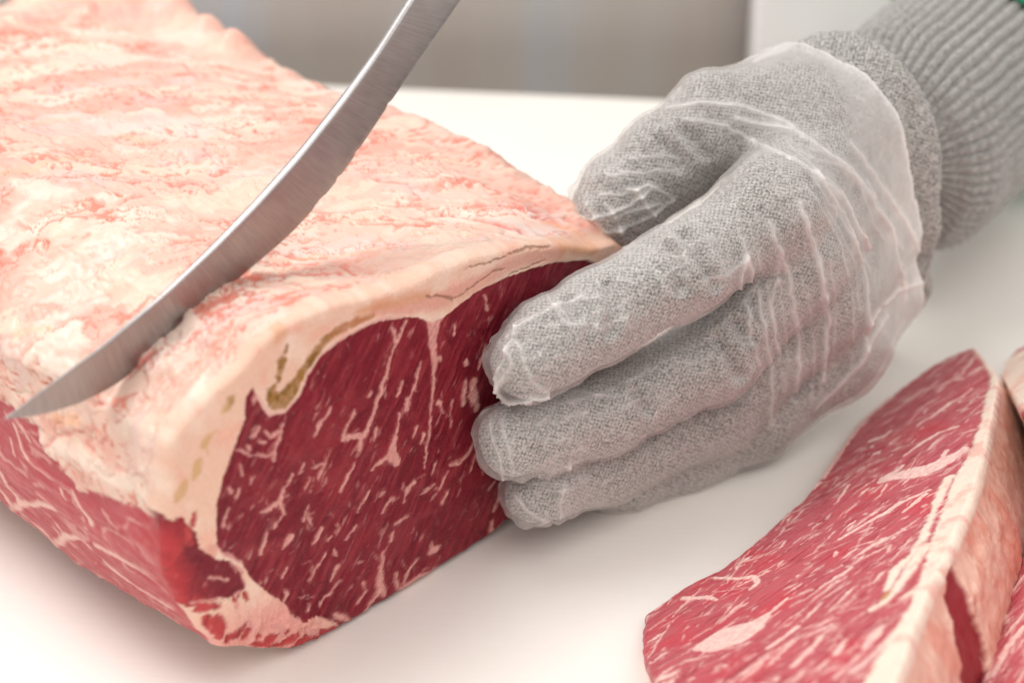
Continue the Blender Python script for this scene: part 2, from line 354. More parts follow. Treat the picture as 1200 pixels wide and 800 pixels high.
# bright fresh red along the left and lower trimmed edge
redge = sstep(9.0, 0.0, edge_d + fbm(P3 / 3.2, 4, 40) * 5.0) * sstep(62, 52, FQ[:, 1]) * sstep(12, -8, FQ[:, 0])
c = lerp(c, (0.56, 0.055, 0.060), redge * 0.75)
c = lerp(c, (0.50, 0.07, 0.07), fr * 0.75)
bund = sstep(0.90, 0.99, 1 - 2 * np.abs(fbm(np.stack([Q @ gper / 9, Q @ gdir / 22, 0 * low], 1), 2, 37)))
c = lerp(c, (0.10, 0.007, 0.014), bund * 0.45)
c = lerp(c, (0.33, 0.06, 0.07), halo * 0.4)
c = lerp(c, (0.29, 0.036, 0.046), sstep(0.1, 0.5, fbm(P3 / 5.5, 3, 38)) * 0.45)
# marbling
mb = fat * np.clip(0.86 + 0.25 * fbm(P3 / 0.8, 2, 44), 0, 1)
c = lerp(c, (0.74, 0.375, 0.335), mb)
# rim fat
fatc = np.empty((len(Q), 3)); fatc[:] = (0.77, 0.50, 0.385)
fatc = lerp(fatc, (0.82, 0.61, 0.50), sstep(-0.2, 0.5, fbm(P3 / 7, 3, 51)))
fatc = lerp(fatc, (0.80, 0.40, 0.31), sstep(0.15, 0.6, fbm(P3 / 5, 3, 52)) * 0.6)
pinkb = np.zeros(len(Q))
for s_ in [[(440,364,5),(480,360,7),(520,350,9),(548,336,9),(580,320,8),(620,303,7),(660,297,7)], [(262,640,5),(250,650,7)]]: stroke(Q, fpl(s_), pinkb, 1.2)
fatc = lerp(fatc, (0.68, 0.33, 0.265), pinkb * 0.8)
orange = np.zeros(len(Q))
for s_ in [[(420,366,4),(445,358,5),(470,352,5),(500,345,4)], [(330,392,6),(326,400,4)], [(660,292,4),(700,296,5)]]: stroke(Q, fpl(s_), orange, 1.4)
fatc = lerp(fatc, (0.62, 0.29, 0.15), orange * 0.7)
fringe = sstep(30, 14, FQ[:, 1]) * sstep(20, 0, FQ[:, 0])
fatc = lerp(fatc, (0.74, 0.30, 0.27), fringe * 0.8)
gold = np.zeros(len(Q))
for s_ in [[(320,464,7),(326,473,8),(336,469,10),(344,457,9),(350,446,6),(358,433,5),(366,420,5),(374,408,5),(386,395,5),(402,384,4.5),(420,376,3.5),(436,370,2.4)], [(320,460,5),(324,453,3)], [(332,424,5.5),(331,434,5)], [(337,406,2.5),(336,412,2)], [(328,441,2.5),(329,446,3)],
           [(274,470,4),(268,482,4.5)], [(250,514,3),(246,522,5)], [(253,511,1),(258,508,1.5)], [(248,528,1),(248,536,1)], [(237,545,4),(236,556,5),(233,563,3)], [(222,570,4.5),(218,582,6),(216,588,4)]]:
    stroke(Q, fpl(s_), gold, 0.5)
gold *= np.clip(0.95 + 0.35 * fbm(P3 / 1.6, 3, 61), 0.5, 1)
goldc = lerp(np.full((len(Q), 3), (0.33, 0.165, 0.045)), (0.20, 0.105, 0.022), sstep(-0.2, 0.4, fbm(P3 / 1.1, 3, 62)))
gtop = sstep(360, 420, 0 * FQ[:, 0] + 400) if False else sstep(8, 22, FQ[:, 0])
goldc = lerp(goldc, (0.47, 0.20, 0.10), gtop)
weak = sstep(-14, -18, FQ[:, 0])           # the loose flecks in the left rim are paler
goldc = lerp(goldc, (0.62, 0.38, 0.20), weak)
fatc = fatc + (goldc - fatc) * gold[:, None]
line = np.zeros(len(Q))
for s_ in [[(500,347,1),(520,347,1),(532,352,1),(552,337,1),(575,319,1),(592,317,.8)], [(545,315,.8),(590,301,1),(620,292,1.1),(648,291,.8)], [(598,322,.7),(640,306,.7)]]: stroke(Q, fpl(s_), line, 0.25)
fatc = lerp(fatc, (0.34, 0.19, 0.13), line * 0.7)
palel = np.zeros(len(Q))   # pale membrane that borders the lean
for s_ in [[(305,466,1.6),(312,479,1.8),(320,487,2),(336,484,2),(352,466,1.8),(361,441,1.8),(377,416,1.8),(406,393,2),(431,380,2),(447,373,2.5),(470,371,2)]]: stroke(Qs, fpl(s_), palel, 0.25)
col_f = fatc * (1 - lean)[:, None] + c * lean[:, None]
col_f = lerp(col_f, (0.80, 0.49, 0.42), palel * 0.9)
# the outer skin carries on over the rounded edge
relief = 0.55 * fbm(P3 / 11, 3, 71) + 0.24 * fib * lean + 0.3 * fbm(P3 / 3.5, 3, 77) * lean + 0.07 * fbm(P3 / 0.9, 2, 72)
relief += 0.30 * np.maximum(mb * lean, (1 - lean)) + 0.1 * gold * np.where(lean > .5, 0, fbm(P3 / 0.8, 2, 73)) - 0.6 * line * (1 - lean) + 0.25 * palel
relief += 1.3 * sstep(34, 6, FQ[:, 1]) * sstep(24, -4, FQ[:, 0]) * (ridged(P3 / np.array([2.2, 6, 1]), 3, 74) - 0.3)
bulge = -2.2 * ((FQ[:, 0] - 45) / 75) ** 2
edge_fall = R_EDGE - np.sqrt(np.maximum(R_EDGE ** 2 - np.clip(R_EDGE - edge_d, 0, R_EDGE) ** 2, 0))
def to_world(q, off): return FA + q[:, :1] * T + q[:, 1:2] * ZUP + np.asarray(off)[:, None] * NRM
keep_rim = sstep(0.0, 1.2, edge_d)
VF = to_world(FQ, relief * keep_rim + bulge - edge_fall)
NF = vert_normals(VF, FF)
if (NF @ NRM).mean() < 0: FF = FF[:, ::-1]; NF = -NF

loin = thing('beef_loin', 'whole raw beef loin with thick fat cap and dark marbled cut end', 'meat', FA + LNG * 90)
cent = FQ[FF].mean(1)
fl = lean[FF].mean(1) > 0.5; sm = small_sd[FF].mean(1) < 0.2; gd = (gold[FF].mean(1) > 0.5) & (FQ[FF][:, :, 0].mean(1) > -18)
mbf = (mb[FF].mean(1) > 0.45)
cls = np.where(fl & sm, 1, np.where(fl, 0, np.where(gd, 3, 2)))
cls = np.where((cls == 0) & mbf, 4, cls)
fp_ = split_parts(VF, FF, ['eye_muscle', 'small_muscle', 'fat_rim', 'sinew', 'marbling'], cls, M_CUT, loin, col_f, NF,
            {'eye_muscle': 'dark red lean on the cut end', 'small_muscle': 'small dark red muscle at the lower left corner', 'fat_rim': 'pale peach fat round the cut end', 'sinew': 'brown gold sinew between fat and lean', 'marbling': 'pink streaks of fat in the lean'})

fp_['marbling']['kind'] = 'stuff'
OUT = OUT[::2]; NOUT_F = NOUT; NOUT = len(OUT)
# ---- outer surface: the outline carried back along the loin
front_off = (bulge - edge_fall).reshape(NOUT_F, NR)[::2, -1]
SL = np.r_[np.linspace(0, 30, 56), np.linspace(30, 110, 120)[1:], np.linspace(110, 262, 130)[1:]]
NS = len(SL)
S = np.repeat(SL[None, :], NOUT, 0)
U = np.repeat(OUT[:, :1], NS, 1); Zc = np.repeat(OUT[:, 1:2], NS, 1)
rs = sstep(60, 118, U); ls = sstep(10, -28, U)
lift = np.interp(SL, [0, 20, 50, 100, 150, 200, 262], [0, 5, 10, 8.5, 6, 8, 8])[None, :]
Zn = Zc + rs * sstep(30, 70, Zc) * lift
sink = np.interp(SL, [0, 25, 50, 100, 262], [0, 3.0, 5.5, 4.0, 4.0])[None, :]
Zn = Zn - ls * sstep(45, 12, Zc) * sink * sstep(2, 10, Zc)
Zn = Zn - 3.0 * sstep(0, 12, S) * sstep(60, 90, Zc) * (1 - rs) * 0.6
Un = U + ls * np.interp(SL, [0, 60, 262], [0, 0, 8])[None, :]
# far end closes round
e = np.clip((SL - 205) / 57.0, 0, 1)[None, :]; shrink = np.sqrt(np.maximum(1 - e ** 2.6, 0.0))
Un = 45 + (Un - 45) * (0.05 + 0.95 * shrink); Zn = Zn * (0.12 + 0.88 * shrink)
Zn = np.maximum(Zn, 0.4)
VS = FA[None, None] + Un[..., None] * T + Zn[..., None] * ZUP + (front_off[:, None] * sstep(20, 0, S) - S)[..., None] * NRM
VS = VS.reshape(-1, 3); FS = grid_faces(NOUT, NS, True)
NSV = vert_normals(VS, FS)
mid = (U.ravel() > 0) & (U.ravel() < 60) & (Zc.ravel() > 70)
if (NSV[mid] @ ZUP).mean() < 0: FS = FS[:, ::-1]; NSV = -NSV
arc = np.r_[0, np.cumsum(np.linalg.norm(np.diff(OUT, axis=0), axis=1))]
W2 = np.stack([S.ravel(), np.repeat(arc, NS)], 1)      # surface coordinates (s along the loin, arc round it), mm
px_s, py_s = project(VS); facing = ((CAM - VS) * NSV).sum(1) > 0
PXY = np.stack([px_s, py_s], 1)
def surf(x, y):
    """surface coordinates of the place seen at a photo point"""
    d = (PXY - (x, y)); d = (d * d).sum(1); d = np.where(facing, d, 1e9); return W2[np.argmin(d)]
def spl(pts): return np.array([[*surf(p[0], p[1]), (p[2] if len(p) > 2 else 1) * PX] for p in pts])
S3 = VS.copy()
wS = np.stack([fbm(S3 / 4.0, 3, 81), fbm(S3 / 4.0, 3, 82)], 1)
QS = W2 + wS * 1.3
# where fat ends and lean begins on the side
bl = np.array([surf(*p) for p in [(203, 622), (180, 611), (160, 596), (140, 586), (118, 578), (104, 581), (90, 573), (76, 555), (65, 540), (55, 527), (47, 511), (40, 501), (28, 492), (12, 478)]])
bl = bl[np.argsort(bl[:, 0])]
b_arc = np.interp(QS[:, 0], bl[:, 0], bl[:, 1])
left = np.repeat((arc < arc[np.argmax(OUT[:, 1])]), NS)
under = (QS[:, 1] - b_arc)                               # <0 : below the fat
side_lean = sstep(0.5, -0.5, under + fbm(S3 / 1.5, 2, 83) * 0.6) * left
AS = np.stack([W2[:, 0] / 9.0, W2[:, 1] / 4.0, 0 * W2[:, 0]], 1)
SX = S3 @ np.array([[0.97, -0.24, 0], [0.24, 0.97, 0], [0, 0, 1.0]])     # membranes run across the loin
def an(a, b, o=3, seed=0, w=0.0): return fbm(np.stack([SX[:, 0] / a, SX[:, 1] / b, SX[:, 2] / b], 1) + w * wS[:, :1], o, seed)
f1 = an(28, 12, 3, 90, 0.3); f2 = an(18, 8.0, 3, 91, 0.25); f3 = fbm(S3 / 1.4, 3, 92); big = fbm(S3 / 38, 3, 93)
vein = lambda a, b, sd, w: 1 - np.abs(an(a, b, 2, sd, w)) * 2
str1 = vein(26, 7.5, 94, 0.9); str2 = vein(12, 5.0, 97, 1.1)
ct = np.empty((len(VS), 3)); ct[:] = (0.77, 0.53, 0.43)
ct = lerp(ct, (0.75, 0.395, 0.315), sstep(0.0, 0.32, f1) * 0.85)
ct = lerp(ct, (0.83, 0.675, 0.57), sstep(0.10, 0.28, f2) * 0.8)
ct = lerp(ct, (0.74, 0.37, 0.29), sstep(0.0, 0.4, big) * 0.4)
ct = lerp(ct, (0.72, 0.54, 0.51), sstep(0.1, 0.4, an(30, 11, 3, 99, 0.5)) * 0.5)
ct = lerp(ct, (0.81, 0.645, 0.51), sstep(0.15, 0.3, an(21, 9, 3, 100, 0.4)) * 0.7)
v1 = sstep(0.80, 0.97, str1) * sstep(-0.2, 0.2, an(30, 18, 2, 98)); v2 = sstep(0.84, 0.98, str2) * sstep(-0.1, 0.25, an(24, 14, 2, 102))
ct = ct * np.array([0.955, 0.945, 0.95])
ct = lerp(ct, (0.70, 0.20, 0.14), v1 * 0.85)
ct = lerp(ct, (0.70, 0.18, 0.13), v2 * 0.75)
redt = np.zeros(len(VS)); oran = np.zeros(len(VS)); wht = np.zeros(len(VS)); pit = np.zeros(len(VS))
for s_ in [[(300,326,3),(330,323,3),(365,325,4),(400,320,2)], [(405,332,1.5),(430,330,1.5)], [(532,249,3),(556,256,5),(588,264,5),(622,274,3)], [(432,206,2),(448,210,4),(476,214,2)], [(600,218,2),(630,226,2)], [(505,168,3),(530,178,3)],
           [(140,236,3),(168,228,4)], [(200,215,4),(228,212,5)], [(160,60,4),(195,60,4)], [(300,112,4),(335,118,4),(345,120,3)], [(20,90,5),(35,98,4)], [(55,520,1.2),(75,508,3),(92,506,2)], [(98,520,1.5),(110,529,1.5)], [(150,440,4),(165,425,6),(180,415,5)], [(196,478,2),(204,470,3)], [(205,540,2),(215,525,3)], [(100,470,2),(120,470,2)]]:
    stroke(QS, spl(s_), redt, 0.9)
for s_ in [[(0,207,3),(40,198,3),(85,186,2.5),(100,182,2)], [(0,147,2),(50,143,2),(92,142,1.5)], [(112,156,1.6),(145,160,2.2),(178,166,1.8)], [(60,490,6),(85,492,8)], [(640,262,6),(690,280,9),(705,288,9)], [(20,395,4),(60,385,3)], [(320,300,2),(420,290,3),(500,285,2)]]:
    stroke(QS, spl(s_), oran, 1.2)
for s_ in [[(18,218,8),(45,222,16),(80,226,10)], [(175,155,5),(205,160,7)], [(120,232,5),(150,234,4)], [(110,52,5),(140,58,6)], [(330,130,4),(375,128,5)], [(25,500,4),(60,520,8),(110,545,12),(160,570,10),(195,600,7)], [(225,470,10),(240,440,6)], [(320,400,3),(345,378,3),(380,358,3),(440,338,4),(480,322,5),(520,300,5),(570,285,3)], [(460,268,5),(480,262,4)], [(395,245,5),(410,238,4)]]:
    stroke(QS, spl(s_), wht, 1.8)
ct = lerp(ct, (0.87, 0.46, 0.27), oran * 0.6)
ct = lerp(ct, (0.82, 0.67, 0.57), wht * 0.7)
ct = lerp(ct, (0.68, 0.13, 0.10), redt * np.clip(0.55 + 0.6 * f3, 0, 0.9))
specks = 0.25 * sstep(0.56, 0.70, fbm(S3 / 0.9, 2, 101)) * sstep(0.0, 0.3, f1 + 0.2)
ct = lerp(ct, (0.62, 0.36, 0.30), specks * 0.45)
# lean of the side
AS2 = np.stack([W2[:, 0] / 7.0, W2[:, 1] / 1.3, 0 * W2[:, 0]], 1); sf = fbm(AS2 + 0.3 * f2[:, None], 4, 110)
cl = np.empty((len(VS), 3)); cl[:] = (0.44, 0.075, 0.09)
cl = lerp(cl, (0.56, 0.15, 0.155), sstep(0, 0.5, sf) * 0.7); cl = lerp(cl, (0.44, 0.07, 0.085), sstep(0, -0.5, sf) * 0.7)
cl = lerp(cl, (0.56, 0.14, 0.15), sstep(0, 0.5, f1) * 0.5)
sfat = np.zeros(len(VS))
for s_ in [[(0,556,2.5),(12,577,3),(22,590,3.5),(45,591,2.5),(62,598,3)], [(22,592,3),(8,602,3)], [(0,578,4),(25,604,4),(48,622,5),(62,640,4)], [(62,640,2.5),(75,630,3.5),(92,632,2.5),(104,645,2)], [(84,578,2),(90,592,2.5),(98,604,3.5),(104,612,3)], [(68,574,1.6),(74,584,1.6)], [(110,640,2),(140,655,2.2),(170,675,2.4),(198,697,3)], [(14,500,1.5),(22,525,1.5),(30,540,2)], [(22,500,1.4),(33,520,1.2)], [(8,515,1.2),(14,535,1.2)], [(150,610,1.2),(172,622,1),(196,640,1.3)], [(120,660,2),(160,690,2.2),(200,712,3)], [(64,615,2),(70,622,2)]]:
    stroke(W2 + wS * 0.9, spl(s_) * np.array([1, 1, 1.5]), sfat, 0.5)
sfat = np.maximum(sfat, 0.45 * sstep(0.60, 0.8, ridged(np.stack([W2[:, 0] / 11, W2[:, 1] / 5, 0 * W2[:, 0]], 1) + 0.4 * f2[:, None], 2, 113)))
cl = lerp(cl, (0.82, 0.53, 0.46), sfat * 0.85)
cl = lerp(cl, (0.62, 0.26, 0.24), sstep(26, 8, W2[:, 1]) * left * 0.35)
cl = lerp(cl, (0.46, 0.05, 0.06), sstep(22, 0, W2[:, 0] + 10 * f2) * 0.85)
under_edge = sstep(1.6, 0.2, np.abs(under)) * sstep(0.1, 0.5, f3 + 0.3) * left
col_s = ct * (1 - side_lean)[:, None] + cl * side_lean[:, None]
col_s = lerp(col_s, (0.42, 0.06, 0.08), under_edge * 0.5)
# carry the face colour over the front edge
face_edge = col_f.reshape(NOUT_F, NR, 3)[::2, -1]; fe = np.repeat(face_edge[:, None], NS, 1).reshape(-1, 3)
k_ = sstep(4.0, 0.0, W2[:, 0] + f2 * 5.0 + fbm(S3 / 1.6, 2, 115) * 2.0)
col_s = col_s + (fe - col_s) * k_[:, None]
grow = sstep(0, 6, W2[:, 0]); topm = sstep(0.2, 0.8, NSV[:, 2])
disp = 1.6 * an(26, 11, 2, 90, 0.3) + 0.6 * an(13, 6.0, 1, 91, 0.25) + 0.2 * f2 + 1.8 * big - 0.5 * sstep(0.7, 0.98, str1) - 0.3 * sstep(0.75, 0.98, str2)
disp += 0.6 * wht - 0.7 * redt - 0.3 * specks
disp = disp * (1 - side_lean) + side_lean * (0.5 * f1 + 0.4 * f2 + 0.25 * sf + 0.3 * sfat - 0.7)
far = sstep(165, 225, W2[:, 0]); disp += far * (7.0 * fbm(S3 / 16, 3, 120) + 3.0 * fbm(S3 / 7, 3, 121))
for x_, y_, r_, a_ in [(150, 12, 9, 9), (205, 20, 8, 10), (240, 40, 6, 8), (270, 60, 6, 7), (100, 18, 10, 6), (180, 8, 6, 6)]:
    k_ = surf(x_, y_); g_ = np.exp(-(((W2 - k_) ** 2).sum(1) / r_ ** 2)); disp += a_ * g_ * (0.8 + 0.5 * f1); col_s = lerp(col_s, (0.86, 0.42, 0.34), np.clip(g_ * 1.1, 0, 1) * 0.7)
disp *= grow * sstep(0.4, 6, Zn.ravel())
VS2 = VS + NSV * disp[:, None]; VS2[:, 2] = np.maximum(VS2[:, 2], 0.3)
NS2 = vert_normals(VS2, FS)
sl_f = side_lean[FS].mean(1) > 0.5; bot = (np.repeat(OUT[:, 1], NS)[FS].mean(1) < 1.2) | (np.repeat(OUT[:, 0], NS)[FS].mean(1) > 121)
cls = np.where(bot, 2, np.where(sl_f, 1, 0))
sp_ = split_parts(VS2, FS, ['fat_cap', 'side_muscle', 'underside'], cls, M_FAT, loin, col_s, NS2,
            {'fat_cap': 'creamy pink outer fat with red streaks', 'side_muscle': 'pinkish red lean along the left side'})

sp_['side_muscle'].data.materials[0] = M_STEAK
# ------------------------------------------------------------------ the gloved hand
def surface_nets(d, org, h):
    ins = d < 0
    nx, ny, nz = d.shape
    cnt = np.zeros((nx-1, ny-1, nz-1), np.float32); acc = np.zeros((3, nx-1, ny-1, nz-1), np.float32)
    corners = [(i, j, k) for i in (0, 1) for j in (0, 1) for k in (0, 1)]
    def sl(cn): return tuple(slice(o, (-1 if o == 0 else None)) for o in cn)
    for a in corners:
        for ax in range(3):
            if a[ax] == 0:
                b = list(a); b[ax] = 1
                da = d[sl(a)]; db = d[sl(b)]; m = (da < 0) != (db < 0)
                t = np.where(m, da / np.where(m, da - db, 1), 0)
                cnt += m
                for q in range(3): acc[q] += np.where(m, (a[q] + t) if q == ax else a[q], 0)
    act = cnt > 0; idx = -np.ones(cnt.shape, np.int64); idx[act] = np.arange(act.sum())
    I = np.argwhere(act).astype(float)
    V = org + (I + np.stack([acc[q][act] / cnt[act] for q in range(3)], 1)) * h
    faces = []
    for ax in range(3):
        o1, o2 = [(1, 2), (2, 0), (0, 1)][ax]
        s0 = [slice(1, -1)] * 3; s0[ax] = slice(0, -1); s1 = [slice(1, -1)] * 3; s1[ax] = slice(1, None)
        a = ins[tuple(s0)]; b = ins[tuple(s1)]; ch = np.argwhere(a != b); fl = a[a != b]
        base = ch.copy(); base[:, o1] += 1; base[:, o2] += 1
        def cell(da, db):
            c_ = base.copy(); c_[:, o1] -= da; c_[:, o2] -= db; return idx[c_[:, 0], c_[:, 1], c_[:, 2]]
        q = np.stack([cell(0, 0), cell(1, 0), cell(1, 1), cell(0, 1)], 1)
        q[~fl] = q[~fl][:, ::-1]; faces.append(q)
    F = np.vstack(faces); F = F[(F >= 0).all(1)]
    return V, F
def relax(V, F, it=3, lam=0.5):
    for _ in range(it):
        A_ = np.zeros_like(V); C_ = np.zeros(len(V))
        for j in range(4):
            nb = F[:, (j + 1) % 4]; pv = F[:, (j - 1) % 4]
            for ax in range(3): A_[:, ax] += np.bincount(F[:, j], V[nb, ax] + V[pv, ax], len(V))
            C_ += np.bincount(F[:, j], minlength=len(V)) * 2
        V = V + lam * (A_ / np.maximum(C_, 1)[:, None] - V)
    return V
def compact(V, F, keep, *arrs):
    F = F[keep]; used, inv = np.unique(F, return_inverse=True)
    return (V[used], inv.reshape(F.shape)) + tuple(a[used] for a in arrs)

# joints: (photo x, photo y, distance in front of the cut face, radius)
fingers = {
 'index':  [(616, 424, 12.5, 9.6), (648, 400, 14, 11.2), (700, 372, 17, 11.6), (800, 317, 25, 12.2), (908, 240, 30, 12.6)],
 'middle': [(603, 514, 12, 9.8), (640, 503, 13, 10.8), (705, 484, 17, 11.2), (835, 418, 26, 12.2), (934, 296, 32, 13.4)],
 'ring':   [(624, 577, 12, 8.4), (650, 567, 13, 9.2), (705, 548, 15, 10.0), (840, 482, 23, 11.6), (962, 346, 31, 13.6)],
 'pinky':  [(712, 566, 11, 8.0), (735, 560, 13, 8.8), (800, 536, 17, 10.0), (885, 492, 25, 11.4), (978, 408, 30, 13.0)],
}
thumb = [(710, 250, -13, 9.6), (730, 230, -12, 11.4), (780, 190, -8, 12.6), (836, 146, -2, 13.2), (925, 136, 8, 15.5)]
wr = [(984, 138, 10, 15.0), (1010, 175, 12, 16.0), (1040, 220, 11, 15.0), (1064, 258, 9, 13.0)]
def J(q): return np.r_[fo(q[0], q[1], q[2]), q[3]]
fing = {k: np.array([J(q) for q in v]) * np.array([1, 1, 1, 0.94]) for k, v in fingers.items()}
thb = np.array([J(q) for q in thumb]); wrs = np.array([J(q) for q in wr])
# forearm axis
arm0 = wrs[:, :3].mean(0); arm1 = fo(1195, 52, -22); AX = (arm1 - arm0); AX /= np.linalg.norm(AX)
wside = wrs[-1, :3] - wrs[0, :3]; wside -= AX * (wside @ AX); wside /= np.linalg.norm(wside); wthick = np.cross(AX, wside)
H_ = 1.0
lo = np.array([-14.0, -85.0, -4.0]); hi = np.array([172.0, 120.0, 150.0])
gx = [np.arange(lo[k], hi[k], H_) for k in range(3)]
G = np.stack(np.meshgrid(*gx, indexing='ij'), -1).astype(np.float32)
def cone(G, a, b):
    pad = max(a[3], b[3]) + 16; l_ = np.maximum(((np.minimum(a[:3], b[:3]) - pad - lo) / H_).astype(int), 0); h_ = np.maximum(((np.maximum(a[:3], b[:3]) + pad - lo) / H_).astype(int) + 2, 1)
    full = np.full(G.shape[:3], 60.0, np.float32); box = tuple(slice(l_[k], h_[k]) for k in range(3))
    if min(full[box].shape) > 0: full[box] = cone_(G[box], a, b)
    return full
def cone_(G, a, b):
    e = (b[:3] - a[:3]).astype(np.float32); w = G - a[:3].astype(np.float32)
    t = np.clip((w @ e) / (e @ e), 0, 1); r = w - t[..., None] * e
    return np.sqrt((r * r).sum(-1)) - (a[3] + (b[3] - a[3]) * t).astype(np.float32)
def smin(a, b, k):
    h = np.clip(0.5 + 0.5 * (b - a) / k, 0, 1); return b + (a - b) * h - k * h * (1 - h)
palm = None
for k, i in (('index', 0), ('middle', 1), ('ring', 2), ('pinky', 3)):
    d_ = cone(G, fing[k][-1], wrs[i]); palm = d_ if palm is None else smin(palm, d_, 9)
palm = smin(palm, cone(G, thb[-1], wrs[0]), 10)
for i in range(4):      # glove gauntlet along the forearm
    a = wrs[i]; b = np.r_[wrs[i][:3] + AX * 46, wrs[i][3] + 0.5]; palm = smin(palm, cone(G, a, b), 8)
def chain(P, k=4):
    d_ = None
    for a, b in zip(P[:-1], P[1:]):
        q = cone(G, a, b); d_ = q if d_ is None else smin(d_, q, k)
    return d_
hand_d = None; film_d = None
for k, P in list(fing.items()) + [('thumb', thb)]:
    cd = chain(P); w_ = smin(cd, palm, 7.0); hand_d = w_ if hand_d is None else smin(hand_d, w_, 0.5)
    w2_ = smin(cd, palm, 9.0); film_d = w2_ if film_d is None else smin(film_d, w2_, 0.8)
person = thing('person', 'person\'s hand in grey knit glove and clear plastic overglove pressing on the meat', 'person', arm0)

def knit_material(name='grey_knit', tone=1.0):
    m, nt, b = mat_new(name); L = nt.links.new
    tc = nd(nt, 'ShaderNodeTexCoord')
    v = nd(nt, 'ShaderNodeTexVoronoi', Scale=1700.0); L(tc.outputs['Object'], v.inputs['Vector'])
    n = nd(nt, 'ShaderNodeTexNoise', Scale=1900.0, Detail=2.0); L(tc.outputs['Object'], n.inputs['Vector'])
    sep = nd(nt, 'ShaderNodeSeparateColor'); L(v.outputs['Color'], sep.inputs['Color'])
    ka = nd(nt, 'ShaderNodeAttribute', attribute_name='ka'); kb = nd(nt, 'ShaderNodeAttribute', attribute_name='kb')
    def wave(src, period, jitter):
        a_ = nd(nt, 'ShaderNodeMath', operation='MULTIPLY_ADD'); L(src, a_.inputs[0]); a_.inputs[1].default_value = 2 * math.pi / period
        j_ = nd(nt, 'ShaderNodeMath', operation='MULTIPLY'); L(n.outputs['Fac'], j_.inputs[0]); j_.inputs[1].default_value = jitter; L(j_.outputs['Value'], a_.inputs[2])
        w_ = nd(nt, 'ShaderNodeMath', operation='SINE'); L(a_.outputs['Value'], w_.inputs[0]); return w_.outputs['Value']
    wv_ = nd(nt, 'ShaderNodeMath', operation='MULTIPLY'); L(wave(ka.outputs['Fac'], 1.5, 3.0), wv_.inputs[0]); L(wave(kb.outputs['Fac'], 1.2, 3.0), wv_.inputs[1])
    mx0 = nd(nt, 'ShaderNodeMath', operation='MULTIPLY_ADD'); L(n.outputs['Fac'], mx0.inputs[0]); mx0.inputs[1].default_value = 1.25
    mx = nd(nt, 'ShaderNodeMath', operation='MULTIPLY_ADD'); L(wv_.outputs['Value'], mx.inputs[0]); mx.inputs[1].default_value = 0.17; L(mx0.outputs['Value'], mx.inputs[2])
    sb = nd(nt, 'ShaderNodeMath', operation='MULTIPLY_ADD'); L(sep.outputs['Red'], sb.inputs[0]); sb.inputs[1].default_value = 0.40; sb.inputs[2].default_value = -0.30
    L(sb.outputs['Value'], mx0.inputs[2])
    r = ramp(nt, [(p_, tuple(tone * k_ for k_ in c_)) for p_, c_ in [(0.14, (0.08, 0.077, 0.072)), (0.38, (0.28, 0.27, 0.255)), (0.6, (0.51, 0.49, 0.465)), (0.85, (0.72, 0.70, 0.665))]], mx.outputs['Value'])
    L(r.outputs['Color'], b.inputs['Base Color']); b.inputs['Roughness'].default_value = 0.85
    b.inputs['Sheen Weight'].default_value = 0.25
    bp = nd(nt, 'ShaderNodeBump', Strength=0.55, Distance=0.0008); L(mx.outputs['Value'], bp.inputs['Height']); L(bp.outputs['Normal'], b.inputs['Normal'])
    return m
M_KNIT = knit_material('grey_knit', 0.84); M_CUFF = knit_material('grey_rib_knit', 0.62)
V, F = surface_nets(hand_d, lo, H_); V = relax(V, F, 2)
N = vert_normals(V, F)
if ((V + N - V.mean(0)) ** 2).sum() < ((V - N - V.mean(0)) ** 2).sum(): F = F[:, ::-1]; N = -N
def poly_dist(P, line):
    full = np.full(len(P), 1e3); ix = np.nonzero(((P > line.min(0) - 7) & (P < line.max(0) + 7)).all(1))[0]; P = P[ix]; d_ = np.full(len(P), 1e6)
    for a, b in zip(line[:-1], line[1:]):
        e_ = b - a; w_ = P - a; t_ = np.clip((w_ @ e_) / max(e_ @ e_, 1e-9), 0, 1); d_ = np.minimum(d_, ((w_ - t_[:, None] * e_) ** 2).sum(1))
    full[ix] = np.sqrt(d_); return full
_pk = {}
def pick_line(V, N, pts):
    """the polyline on the surface V seen at the given photo points"""
    if _pk.get('id') is not V:
        f_ = np.nonzero(((CAM - V) * N).sum(1) > 0)[0]; p_ = project(V[f_]); _pk.update(id=V, V=V[f_], x=p_[0], y=p_[1], d=(V[f_] - CAM) @ FWD)
    pts = np.asarray(pts, float); s_ = np.r_[0, np.cumsum(np.linalg.norm(np.diff(pts, axis=0), axis=1))]; q_ = np.linspace(0, s_[-1], max(3, int(s_[-1] / 9)))
    xs = np.interp(q_, s_, pts[:, 0]); ys = np.interp(q_, s_, pts[:, 1])
    if len(xs) > 6: xs[1:-1] = (xs[:-2] + xs[1:-1] * 2 + xs[2:]) / 4; ys[1:-1] = (ys[:-2] + ys[1:-1] * 2 + ys[2:]) / 4
    bx = np.nonzero((_pk['x'] > xs.min() - 6) & (_pk['x'] < xs.max() + 6) & (_pk['y'] > ys.min() - 6) & (_pk['y'] < ys.max() + 6))[0]; out = []
    if not len(bx): return np.full((2, 3), 1e5)
    for x, y in zip(xs, ys):
        d2 = (_pk['x'][bx] - x) ** 2 + (_pk['y'][bx] - y) ** 2; near = np.nonzero(d2 < 16)[0]
        if len(near): out.append(_pk['V'][bx[near[np.argmin(_pk['d'][bx[near]])]]])
    return np.array(out) if len(out) > 1 else np.full((2, 3), 1e5)
